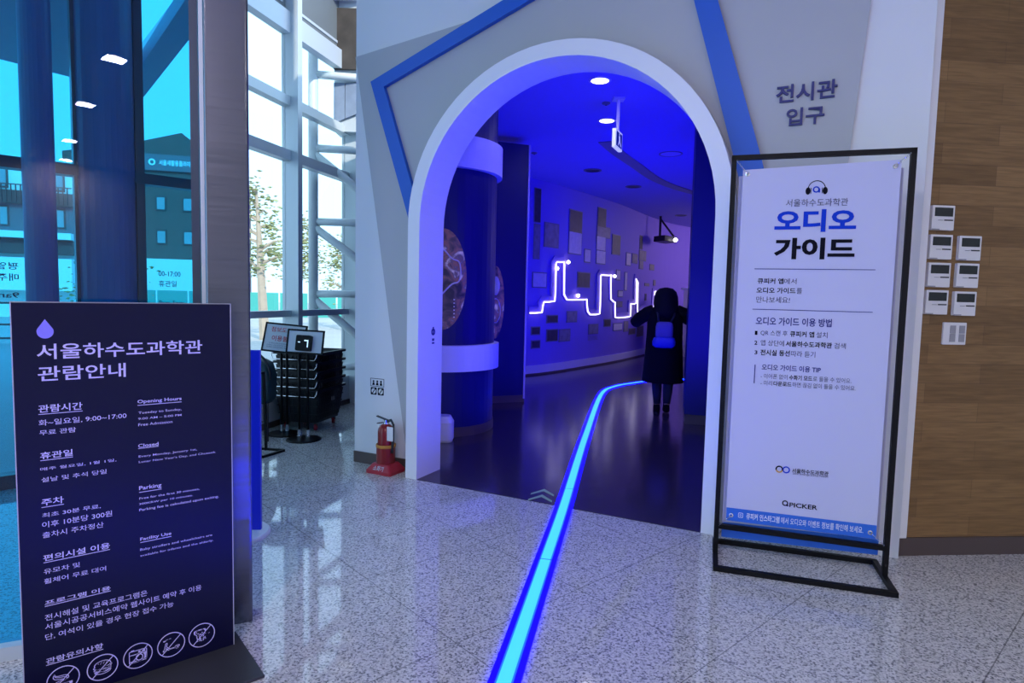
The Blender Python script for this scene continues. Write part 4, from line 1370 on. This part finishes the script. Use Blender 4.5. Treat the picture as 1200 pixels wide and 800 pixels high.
sign_holder('sign_stand', 'smaller white notice with a black box on a black double-pole stand', Vector((-2.02, 5.95, 0)), R(-4), .085, .92, Vector((-1.985, 5.90, .965)), .365, .235, R(2), R(-10), draw_b)

# ---- deep blue panel sign on a round base, behind the steel post
bp = thing('panel_stand', 'deep blue upright panel on a pale round base behind the steel post', 'panel stand', (-1.62, 3.56, 0))
MB().lathe([(0.205, 0), (0.205, .012), (.195, .022), (.05, .026)], (-1.625, 3.56, 0), 40).build('base', M['white_plastic'], bp)
MB().box((-1.645, 3.58, .56), .34, .035, 1.08, R(8)).build('panel', M['blue_panel'], bp, bevel=0.004)

# black frame stand, only its foot seen beyond the blue panel
fb2 = thing('frame_stand', 'thin black metal frame stand with open foot, left of the stacked baskets', 'stand', (-2.2, 5.6, 0))
mb = MB()
mb.bar((-2.30, 5.54, .01), (-2.04, 5.49, .01), .02, .02).bar((-2.04, 5.49, .01), (-2.14, 5.25, .01), .02, .02).bar((-2.14, 5.25, .01), (-2.40, 5.30, .01), .02, .02).bar((-2.40, 5.30, .01), (-2.30, 5.54, .01), .02, .02)
mb.build('foot', M['black'], fb2)
for a in ((-2.215, 5.52), (-2.33, 5.285)):
    MB().bar((a[0], a[1], 0), (a[0] - .02, a[1], .72), .02, .02).build('upright', M['black'], fb2)
MB().bar((-2.235, 5.52, .71), (-2.35, 5.285, .71), .02, .02).build('top_bar', M['black'], fb2)

# dark teal rounded case behind the baskets
tc = thing('wheeled_case', 'dark teal rounded case with a curved black handle behind the baskets', 'case', (-2.42, 5.84, 0))
def tr_(w, d, z):
    return [Vector((-2.42 + x, 5.84 + y, z)) for x, y in round_rect(-w / 2, -d / 2, w / 2, d / 2, .06)]
MB().loft([tr_(.24, .20, .38), tr_(.30, .24, .42), tr_(.31, .25, .64), tr_(.26, .20, .76), tr_(.16, .12, .80)]).build('body', M['teal'], tc, smooth=True)
MB().tube([Vector((-2.42 + .17 * math.cos(a), 5.72, .62 + .25 * math.sin(a))) for a in [PI * i / 14 for i in range(15)]], .012, 8).build('handle', M['black_plastic'], tc, smooth=True)
MB().tube([(-2.33, 5.76, .40), (-2.32, 5.74, .22), (-2.40, 5.73, .20)], .008, 6).build('cord', M['black_plastic'], tc)
mb = MB()
for x in (-2.51, -2.33):
    mb.tube([(x, 5.84, .40), (x, 5.84, .0)], .012, 8)
mb.build('legs_frame', M['black_plastic'], tc)

# ---- lobby ceiling downlights (row mirrored in the blue glass, last two added as fill)
LL = LOBBY_LAMPS
LN = ['nearest', 'second', 'third', 'fourth']
def downlight(x, y, z, r_, glow, label, group, name='ceiling_light'):
    t = thing(name, label, 'ceiling light', (x, y, z - .012), group)
    MB().lathe([(r_, -.012), (r_ + .025, -.010), (r_ + .025, 0), (r_, 0)], (x, y, z), 32, ring=True).build('rim', M['white_plastic'], t)
    MB().lathe([(r_, -.008), (r_, -.002)], (x, y, z), 32).build('lens', glow, t)
    return t
d0 = downlight(LL[0][0], LL[0][1], 4.6, .11, M['lobby_lamp'], 'round lobby ceiling downlight behind the viewer, first of the mirrored row', 'lobby downlights')
for (x, y), nm in zip(LL[1:4], LN[1:]):
    dup(d0, (x - LL[0][0], y - LL[0][1], 0), 'round lobby ceiling downlight, %s of the row mirrored in the blue glass' % nm)
dup(d0, (LL[4][0] - LL[0][0], LL[4][1] - LL[0][1], 0), 'added round fill downlight before the oak wall, behind the viewer')
dup(d0, (LL[5][0] - LL[0][0], LL[5][1] - LL[0][1], 0), 'added round fill downlight just behind the viewer, nearest the blue glass')

# ================================================================== THINGS: HALL
# round pillar with pale bands and an oval display
PC = Vector((-0.80, 6.75, 0))
pr = 0.60
pil = thing('exhibit_pillar', 'round navy pillar with two pale bands and an oval display inside the arch', 'pillar', PC)
MB().lathe([(pr, .10), (pr, 3.56)], PC, 48).build('shaft', M['navy'], pil, smooth=False)
MB().lathe([(pr + .01, 0.0), (pr + .01, .10)], PC, 48).build('plinth', M['brown_base'], pil)
for z0, z1, nm in ((2.70, 3.02, 'upper_band'), (.67, .94, 'lower_band')):
    MB().lathe([(pr + .0, z0), (pr + .055, z0 + .004), (pr + .055, z1 - .004), (pr + .0, z1)], PC, 48).build(nm, M['portal'], pil)
def cyl(c, r_, a0):
    def f(x, y, o):
        a = a0 + x / r_
        return Vector((c.x + (r_ + o) * math.sin(a), c.y - (r_ + o) * math.cos(a), y))
    return f
def oval(parent, to3, rx, rz, zc_, nm, m_, o0, o1):
    rings = []
    for f in (1.0, .82, .64, .46, .28, .1):
        rings.append([to3(rx * f * math.cos(2 * PI * i / 48), zc_ + rz * f * math.sin(2 * PI * i / 48), o1) for i in range(48)])
    rim = [[to3(rx * math.cos(2 * PI * i / 48), zc_ + rz * math.sin(2 * PI * i / 48), o0) for i in range(48)]]
    return MB().loft(rim + rings).build(nm, m_, parent)
c1 = cyl(PC, pr, R(9))
ov = oval(pil, c1, .27, .56, 1.60, 'oval_rim', M['navy'], 0.0, .025)
oval(pil, c1, .235, .50, 1.60, 'oval_display', M['oval_print'], .0, .032)
mb = MB()
for k in range(6):
    mb.prism([(-.15, 1.22 + k * .035), (.12, 1.22 + k * .035), (.12, 1.232 + k * .035), (-.15, 1.232 + k * .035)], c1, .033, .035)
mb.build('caption_lines', M['photo_light'], ov)
mb = MB().tube([c1(.15 * math.cos(a) + .02, 1.68 + .2 * math.sin(a) * (1 + .3 * math.cos(3 * a)), .036) for a in [2 * PI * i / 40 for i in range(40)]], .008, 6, closed=True)
mb.build('outline_drawing', M['photo_light'], ov)

# free-standing navy partition with a second oval
PT = Plane((-0.30, 8.20), (0.93, 0.37))
pt = thing('partition_panel', 'tall navy partition with an oval display, behind the round pillar', 'partition', PT.at(.2, 0, -.1))
MB().prism([(-0.6, 0.10), (0.52, 0.10), (0.52, 3.46), (-0.6, 3.46)], PT.at, -.36, 0.0).build('panel', M['navy'], pt)
MB().prism([(-0.6, 0.0), (0.52, 0.0), (0.52, 0.10), (-0.6, 0.10)], PT.at, -.37, 0.004).build('plinth', M['brown_base'], pt)
MB().prism([(0.50, 0.05), (0.525, 0.05), (0.525, 3.46), (0.50, 3.46)], PT.at, -.365, 0.012).build('edge_trim', M['hall_wall'], pt)
f2 = lambda x, y, o: PT.at(.06 + x, y, o)
ov2 = oval(pt, f2, .15, .53, 1.36, 'oval_rim', M['navy'], 0.0, .02)
oval(pt, f2, .125, .48, 1.36, 'oval_display', M['oval_print'], 0.0, .028)
mb = MB().tube([f2(.07 * math.cos(a), 1.25 + .16 * math.sin(a), .032) for a in [2 * PI * i / 30 for i in range(30)]], .008, 6, closed=True)
mb.ball(f2(.0, 1.58, .02), .06, .03, .13)
mb.build('figure_drawing', M['photo_light'], ov2)

# pale rounded block left of the pillar foot
ws = MB().loft([[Vector((-0.66 + x, 6.02 + y, z)) for x, y in round_rect(-w / 2, -w / 2, w / 2, w / 2, .05)] for w, z in ((.18, 0.004), (.2, .03), (.2, .20), (.14, .26))])
tag(ws.build('rounded_stool', M['portal'], None, bevel=.004), 'small pale rounded stool half hidden behind the left side of the arch', 'stool')

# ---- archive prints on the bent wall
EL = {
 'P1': ('dark', 'tall dark archive print at the upper left of the bent hall wall'), 'P2': ('grey', 'tall brownish print directly under the dark tall one at left'),
 'P3': ('grey', 'squarish brown print right of the tall pair at left, high on the wall'), 'P4': ('mid', 'large upright print, dark above and pale below, high on the wall'),
 'P5': ('light', 'small pale upright print right of the large two-toned one'), 'P6a': ('dark', 'dark print topping the column of four prints'),
 'P6b': ('grey', 'brownish print second from the top in the column of four'), 'P6c': ('light', 'pale print third from the top in the column of four'),
 'P6d': ('light', 'pale print at the bottom of the column of four'), 'P7': ('dark', 'dark upright print right of the column of four'),
 'P8': ('dark', 'narrow dark upright print highest in the far cluster'), 'P9a': ('grey', 'grey print at the left of the far upper cluster'),
 'P9b': ('grey', 'wide grey print under the narrow dark one in the far upper cluster'), 'P9c': ('grey', 'grey print at the bottom of the far upper cluster'),
 'P9d': ('grey', 'small grey print at the right end of the far upper cluster'), 'P9e': ('light', 'pale print at the left edge of the far upper cluster'),
 'Q1': ('light', 'pale sketch print left of the tallest light-line step'), 'Q2': ('dark', 'dark brown landscape print between two light-line steps'),
 'Q3': ('dark', 'small dark print below the light line, near the partition'), 'Q4': ('grey', 'pale brown squarish print below the light line'),
 'Q5a': ('dark', 'dark print low beside the partition, upper of two'), 'Q5b': ('dark', 'dark print low beside the partition, lower of two'),
 'Q6a': ('dark', 'dark low print, left half of a wide pair'), 'Q6b': ('grey', 'grey low print, right half of a wide pair'),
 'Q7': ('grey', 'print with figure low on the wall, right of the wide pair'), 'Q8': ('dark', 'small dark square print under the second light-line step'),
 'Q9': ('light', 'pale print low on the wall right of the small dark square'), 'Q10': ('grey', 'grey upright print low on the far wall'),
 'Q11': ('light', 'small pale upright print right of the second light-line step'), 'Q12': ('light', 'pale print above the low light-line dip'),
 'Q13': ('grey', 'grey print inside the low light-line dip'), 'Q14a': ('dark', 'dark print at the left of the far lower cluster'),
 'Q14b': ('dark', 'large dark print at the right of the far lower cluster, by the person'), 'Q15': ('grey', 'slim wide grey print beside the far light tubes'),
 'Q16': ('dark', 'slim dark upright print between the far light tubes'), 'Q17': ('grey', 'small grey print above the last light tube'),
 'Q18': ('light', 'tall slim pale print left of the tall double light tube')}
EM = {'dark': 'photo_dark', 'grey': 'photo_grey', 'light': 'photo_light', 'mid': 'photo_grey'}
for nm, s0, z0, s1, z1 in EXHIBITS_RAW:
    kind, lab = EL[nm]
    to = lambda x, y, o: curve_at(x, y, o)
    t = thing('archive_print', lab, 'picture', curve_at((s0 + s1) / 2, z0, .012), 'archive prints on the bent hall wall')
    MB().prism([(s0, z0), (s1, z0), (s1, z1), (s0, z1)], to, -.005, .012).build('backing', M['photo_frame'], t)
    e = min(.02, (s1 - s0) * .08)
    zsplit = z0 + (z1 - z0) * .5 if kind == 'mid' else z0 + e
    MB().prism([(s0 + e, zsplit), (s1 - e, zsplit), (s1 - e, z1 - e), (s0 + e, z1 - e)], to, .012, .015).build('print', M[EM[kind]] if kind != 'mid' else M['photo_dark'], t)
    if kind == 'mid':
        MB().prism([(s0 + e, z0 + e), (s1 - e, z0 + e), (s1 - e, zsplit), (s0 + e, zsplit)], to, .012, .015).build('print', M['photo_light'], t)
cp = thing('wall_caption', 'small grey caption lines under the figure print on the hall wall', 'caption', curve_at(6.05, .52, 0))
mb = MB()
for k in range(5):
    mb.prism([(5.84, .56 + k * .02), (6.28 - .05 * (k % 2), .56 + k * .02), (6.28 - .05 * (k % 2), .567 + k * .02), (5.84, .567 + k * .02)], curve_at, .001, .004)
mb.build('lines', M['photo_frame'], cp)

# light line: a stepped raised band with a glowing tube along it
ll = thing('light_line', 'stepped white glowing light line along the bent exhibition wall', 'wall light', curve_at(6, 1.2, .03))
pts = TUBE
def fine(pts):
    o = []
    for (a, b), (c, d) in zip(pts, pts[1:]):
        n = max(1, int(math.hypot(c - a, d - b) / .12))
        for i in range(n):
            o.append((a + (c - a) * i / n, b + (d - b) * i / n))
    return o + [pts[-1]]
FP = fine(pts)
SH = []
for i, (a, b) in enumerate(FP):                      # the lit tube follows one edge of the band
    a0, b0 = FP[max(i - 1, 0)]
    a1, b1 = FP[min(i + 1, len(FP) - 1)]
    L_ = math.hypot(a1 - a0, b1 - b0) or 1
    SH.append((a + (b1 - b0) / L_ * .05, b - (a1 - a0) / L_ * .05))
MB().tube([curve_at(a, b, .050) for a, b in SH], .013, 8).build('tube', M['tube_glow'], ll, smooth=True)
def band_rings(FP, hw):
    r_ = []
    for i, (a, b) in enumerate(FP):
        a0, b0 = FP[max(i - 1, 0)]
        a1, b1 = FP[min(i + 1, len(FP) - 1)]
        L_ = math.hypot(a1 - a0, b1 - b0) or 1
        nx, nz = -(b1 - b0) / L_, (a1 - a0) / L_
        r_.append([curve_at(a + nx * hw, b + nz * hw, .0), curve_at(a + nx * hw, b + nz * hw, .028), curve_at(a - nx * hw, b - nz * hw, .028), curve_at(a - nx * hw, b - nz * hw, .0)])
    return r_
MB().loft(band_rings(FP, .070)).build('band', M['violet_wall'], ll)
for a, b in SPOTS:
    MB().ball(curve_at(a, b, .07), .035, .035, .035, 12, 7).build('spot_lamp', M['lamp_glow'], ll, smooth=True)

# ---- hall ceiling fittings
HZ = 3.56
h0 = downlight(0.795, 6.15, HZ, .085, M['lamp_glow'], 'bright round hall ceiling downlight nearest the arch', 'lit hall downlights')
h1 = dup(h0, (1.066 - .795, 7.50 - 6.15, 0), 'bright round hall ceiling downlight beside the hanging exit sign')
for x, y, l_, g_ in ((1.27, 10.40, 'unlit dark recessed ceiling lamp toward the bent wall', None), (2.22, 11.8, 'unlit recessed ceiling lamp beyond the ceiling slot', None), (4.15, 15.6, 'unlit recessed ceiling lamp far down the hall by the projector', None)):
    t = thing('recessed_lamp', l_, 'ceiling light', (x, y, HZ - .02), 'unlit hall ceiling lamps')
    MB().lathe([(.12, -.012), (.15, -.010), (.15, 0.0), (.12, 0.0)], (x, y, HZ), 28, ring=True).build('rim', M['photo_frame'], t)
    MB().lathe([(.118, -.004), (.118, -.001)], (x, y, HZ), 28).build('well', M['black_plastic'], t)
t = thing('ceiling_speaker', 'round ring-shaped ceiling speaker near the right block', 'speaker', (2.24, 9.12, HZ - .02))
MB().lathe([(.15, -.008), (.17, -.006), (.17, 0), (.15, 0)], (2.24, 9.12, HZ), 32, ring=True).build('ring', M['photo_frame'], t)
MB().lathe([(.148, -.004), (.148, 0)], (2.24, 9.12, HZ), 32).build('grille', M['hall_wall'], t)
for x, y, l_ in ((.265, 9.25, 'small dark smoke detector on the ceiling beside the partition top'), (.96, 6.85, 'small dark ceiling sensor between the two bright downlights')):
    t = thing('smoke_detector', l_, 'detector', (x, y, HZ - .02))
    MB().lathe([(.045, 0), (.045, -.010), (.03, -.02), (.01, -.024)], (x, y, HZ), 20).build('housing', M['photo_frame'], t)
    MB().lathe([(.010, -.022), (.010, -.028), (.004, -.030)], (x, y, HZ), 12).build('sensor', M['black_plastic'], t)
# curved slot in the ceiling
sl = catmull([Vector(v) for v in ((1.2, 8.5, HZ), (1.489, 9.144, HZ), (1.892, 9.924, HZ), (2.545, 11.147, HZ), (3.4, 12.2, HZ), (4.6, 13.2, HZ))], 6)
rings = []
for i, p in enumerate(sl):
    ta = (sl[min(i + 1, len(sl) - 1)] - sl[max(i - 1, 0)]).normalized()
    sd = Vector((ta.y, -ta.x, 0)) * .10
    rings.append([p - sd + Vector((0, 0, -.012)), p + sd + Vector((0, 0, -.012)), p + sd + Vector((0, 0, .01)), p - sd + Vector((0, 0, .01))])
struct(MB().loft(rings).build('trim_4', M['photo_frame']))
# exit sign, hung edge-on
ex = thing('exit_sign', 'hanging lit exit sign seen nearly edge-on under the hall ceiling', 'exit sign', (1.05, 6.74, 3.0))
EXP = Plane((1.005, 6.55), (0.41, 0.91))
MB().prism([(0.02, 3.03), (0.29, 3.03), (0.29, 3.22), (0.02, 3.22)], EXP.at, -.02, .02).build('body', M['exit_white'], ex, bevel=.003)
mb = MB()
for sgn in (-1, 1):
    of = .021 * sgn
    mb.prism([(.04, 3.05), (.27, 3.05), (.27, 3.20), (.04, 3.20)], EXP.at, of, of + .0015 * sgn)
gpart = mb.build('pictogram_field', M['exit_green'], ex)
mb = MB()
for sgn in (-1, 1):
    of = .0225 * sgn
    mb.prism(circle(.16, 3.185, .012, None, 12), EXP.at, of, of + .001 * sgn)
    mb.prism([(.135, 3.165), (.18, 3.168), (.19, 3.12), (.23, 3.075), (.215, 3.065), (.165, 3.11), (.12, 3.06), (.11, 3.07), (.148, 3.12)], EXP.at, of, of + .001 * sgn)
mb.build('running_figure', M['exit_white'], gpart)
MB().box(EXP.at(.155, 3.385), .03, .03, .34).build('hanger', M['white_plastic'], ex)
MB().box(EXP.at(.155, 3.55), .12, .12, .02).build('ceiling_plate', M['white_plastic'], ex)

# projector on its ceiling bracket with a bright lens
PJ = Vector((3.86, 15.8, 2.97))
pj = thing('projector', 'dark ceiling projector with a bright lens at the far bend of the hall', 'projector', PJ)
MB().box(PJ + Vector((-.03, 0, 0)), .42, .40, .14, R(30), 0, R(4)).build('housing', M['black_plastic'], pj, bevel=.01)
MB().bar(PJ + Vector((-.17, 0, 0)), PJ + Vector((-.17, 0, .58)), .05, .05, (0, 1, 0)).build('bracket', M['black_plastic'], pj)
MB().bar(PJ + Vector((-.16, 0, .50)), PJ + Vector((.18, 0, .08)), .04, .04, (0, 1, 0)).build('brace', M['black_plastic'], pj)
MB().lathe([(.045, 0), (.05, -.05), (.04, -.06)], PJ + Vector((.17, -.20, -.03)), 18, axis='Y').build('lens', M['lamp_glow'], pj)

# pale low counter edge at the far end
fc = thing('display_counter', 'pale display counter at the far end, right of the person', 'counter', (5.2, 15.7, 0))
MB().box((5.2, 15.7, .85), 1.6, .5, 1.70).build('body', M['photo_light'], fc)
MB().box((5.2, 15.7, 1.73), 1.7, .6, .05).build('top', M['portal'], fc)

# ---- the visitor walking away
PO = Vector((1.955, 7.90, 0.004))
YW = R(-10)
PM = Matrix.Rotation(YW, 3, 'Z')
def pw(x, y, z):
    return PO + PM @ Vector((x, y, 0)) + Vector((0, 0, z))
ps = thing('person', 'person in a long black coat walking away inside the hall, carrying a small bag', 'person', PO)
V, Ed, Rd = [], [], []
def jv(x, y, z, r_, prev=None):
    V.append(pw(x, y, z) - PO)
    Rd.append(r_)
    if prev is not None:
        Ed.append((prev, len(V) - 1))
    return len(V) - 1
pel = jv(0, 0, .86, .13)
wa = jv(0, 0, 1.02, .115, pel)
chs = jv(0, -.01, 1.20, .13, wa)
nk = jv(0, 0, 1.34, .055, chs)
hd0 = jv(0, .015, 1.42, .070, nk)
hd1 = jv(0, .02, 1.50, .085, hd0)
hd2 = jv(0, .015, 1.555, .055, hd1)
for sg_ in (-1, 1):
    hip = jv(sg_ * .085, 0, .80, .085, pel)
    kn = jv(sg_ * .075, .03 if sg_ < 0 else -.02, .45, .055, hip)
    an = jv(sg_ * .055, .05 if sg_ < 0 else -.10, .075 if sg_ < 0 else .10, .036, kn)
    jv(sg_ * .055, (.17 if sg_ < 0 else .02), .035 if sg_ < 0 else .04, .032, an)
    sh_ = jv(sg_ * .16, 0, 1.29, .060, chs)
    el = jv(sg_ * .345, .06, 1.15, .044, sh_)
    wr = jv(sg_ * .12, .29, 1.27, .028, el)
    pa = jv(sg_ * .075, .335, 1.31, .030, wr)
    for q in range(4):
        b = jv(sg_ * (.060 - .012 * q), .36, 1.345 - .018 * q, .0095, pa)
        c = jv(sg_ * (.040 - .010 * q), .385, 1.352 - .020 * q, .0085, b)
        jv(sg_ * (.018 - .004 * q), .38, 1.350 - .020 * q, .0075, c)
    b = jv(sg_ * .055, .325, 1.345, .010, pa)
    jv(sg_ * .030, .335, 1.365, .0085, b)
me = bpy.data.meshes.new('body')
me.from_pydata(V, Ed, [])
ob = bpy.data.objects.new('body', me)
COL.objects.link(ob)
md = ob.modifiers.new('skin', 'SKIN')
md.use_smooth_shade = True
for i, r_ in enumerate(Rd):
    me.skin_vertices[0].data[i].radius = (r_, r_)
me.skin_vertices[0].data[0].use_root = True
sb_ = ob.modifiers.new('sub', 'SUBSURF')
sb_.levels = sb_.render_levels = 1
bpy.context.view_layer.update()
dm = bpy.data.meshes.new_from_object(ob.evaluated_get(bpy.context.evaluated_depsgraph_get()))
ob.modifiers.clear()
ob.data = dm
dm.materials.clear()
dm.materials.append(M['skin'])
ob.parent = ps
def ringp(a, b, z, cx=0, cy=0, n=28, wob=0.0):
    return [pw(cx + a * math.cos(2 * PI * i / n) * (1 + wob * math.sin(5 * 2 * PI * i / n)), cy + b * math.sin(2 * PI * i / n) * (1 + wob * math.cos(4 * 2 * PI * i / n)), z) for i in range(n)]
MB().loft([ringp(.262, .19, .385, wob=.05), ringp(.258, .185, .40, wob=.05), ringp(.25, .18, .55, wob=.03), ringp(.236, .17, .78), ringp(.225, .165, .98), ringp(.222, .165, 1.14), ringp(.222, .155, 1.25), ringp(.19, .13, 1.325), ringp(.11, .10, 1.37), ringp(.07, .075, 1.40)]).build('coat', M['coat'], ps, smooth=True)
for sg_ in (-1, 1):
    MB().tube([pw(sg_ * .14, 0, 1.30), pw(sg_ * .22, .01, 1.265), pw(sg_ * .31, .04, 1.20), pw(sg_ * .362, .07, 1.15), pw(sg_ * .34, .13, 1.165), pw(sg_ * .24, .20, 1.215), pw(sg_ * .15, .27, 1.26)], [.085, .088, .084, .076, .070, .058, .046], 14).build('sleeve', M['coat'], ps, smooth=True)
MB().loft([ringp(.10, .055, 1.22, cy=-.135), ringp(.145, .085, 1.30, cy=-.10), ringp(.155, .12, 1.40, cy=-.03), ringp(.150, .135, 1.48, cy=-.01), ringp(.128, .125, 1.545, cy=0), ringp(.085, .09, 1.585, cy=.0), ringp(.02, .03, 1.60, cy=.0)]).build('hair', M['hair'], ps, smooth=True)
for sg_ in (-1, 1):
    y0 = .03 if sg_ < 0 else -.02
    ya = .05 if sg_ < 0 else -.10
    za = .075 if sg_ < 0 else .10
    MB().tube([pw(sg_ * .085, 0, .84), pw(sg_ * .08, y0 * .6, .62), pw(sg_ * .075, y0, .45), pw(sg_ * .065, (y0 + ya) / 2, .28), pw(sg_ * .055, ya, za + .02)], [.10, .085, .066, .062, .045], 14).build('legwear', M['leggings'], ps, smooth=True)
    hl = pw(sg_ * .055, ya, 0)
    zt = 0.0 if sg_ < 0 else .02
    MB().loft([[pw(sg_ * .055 + x * w, ya + .05 + y * l_, z + zt) for x, y in circle(0, 0, 1, 1, 20)] for w, l_, z in ((.042, .125, 0.0), (.046, .13, .012), (.045, .125, .035), (.040, .09, .07), (.038, .06, .10))]).build('shoe', M['coat'], ps, smooth=True)
tag(ps, ps['label'], 'person')
bgm = thing('backpack', 'small lilac and blue bag hanging on the walking person\'s back', 'bag', pw(0, -.24, .82))
def bgr(w, d, z):
    return [pw(-.02 + x, -.235 + y, z) for x, y in round_rect(-w / 2, -d / 2, w / 2, d / 2, d * .45)]
MB().loft([bgr(.17, .06, .97), bgr(.215, .10, .99), bgr(.215, .11, 1.10), bgr(.19, .09, 1.155), bgr(.12, .05, 1.17)]).build('main_pocket', M['pack_lilac'], bgm, smooth=True)
MB().loft([bgr(.20, .07, .845), bgr(.275, .12, .87), bgr(.285, .13, .92), bgr(.25, .11, .97), bgr(.18, .07, .985)]).build('lower_pocket', M['pack_blue'], bgm, smooth=True)
for sg_ in (-1, 1):
    MB().tube([pw(-.02 + sg_ * .07, -.20, 1.15), pw(sg_ * .10, -.175, 1.25), pw(sg_ * .11, -.10, 1.335), pw(sg_ * .12, 0.05, 1.34)], .012, 8).build('strap', M['black_plastic'], bgm, smooth=True)

# the lettering source is only a tool
bpy.data.objects.remove(TXO, do_unlink=True)
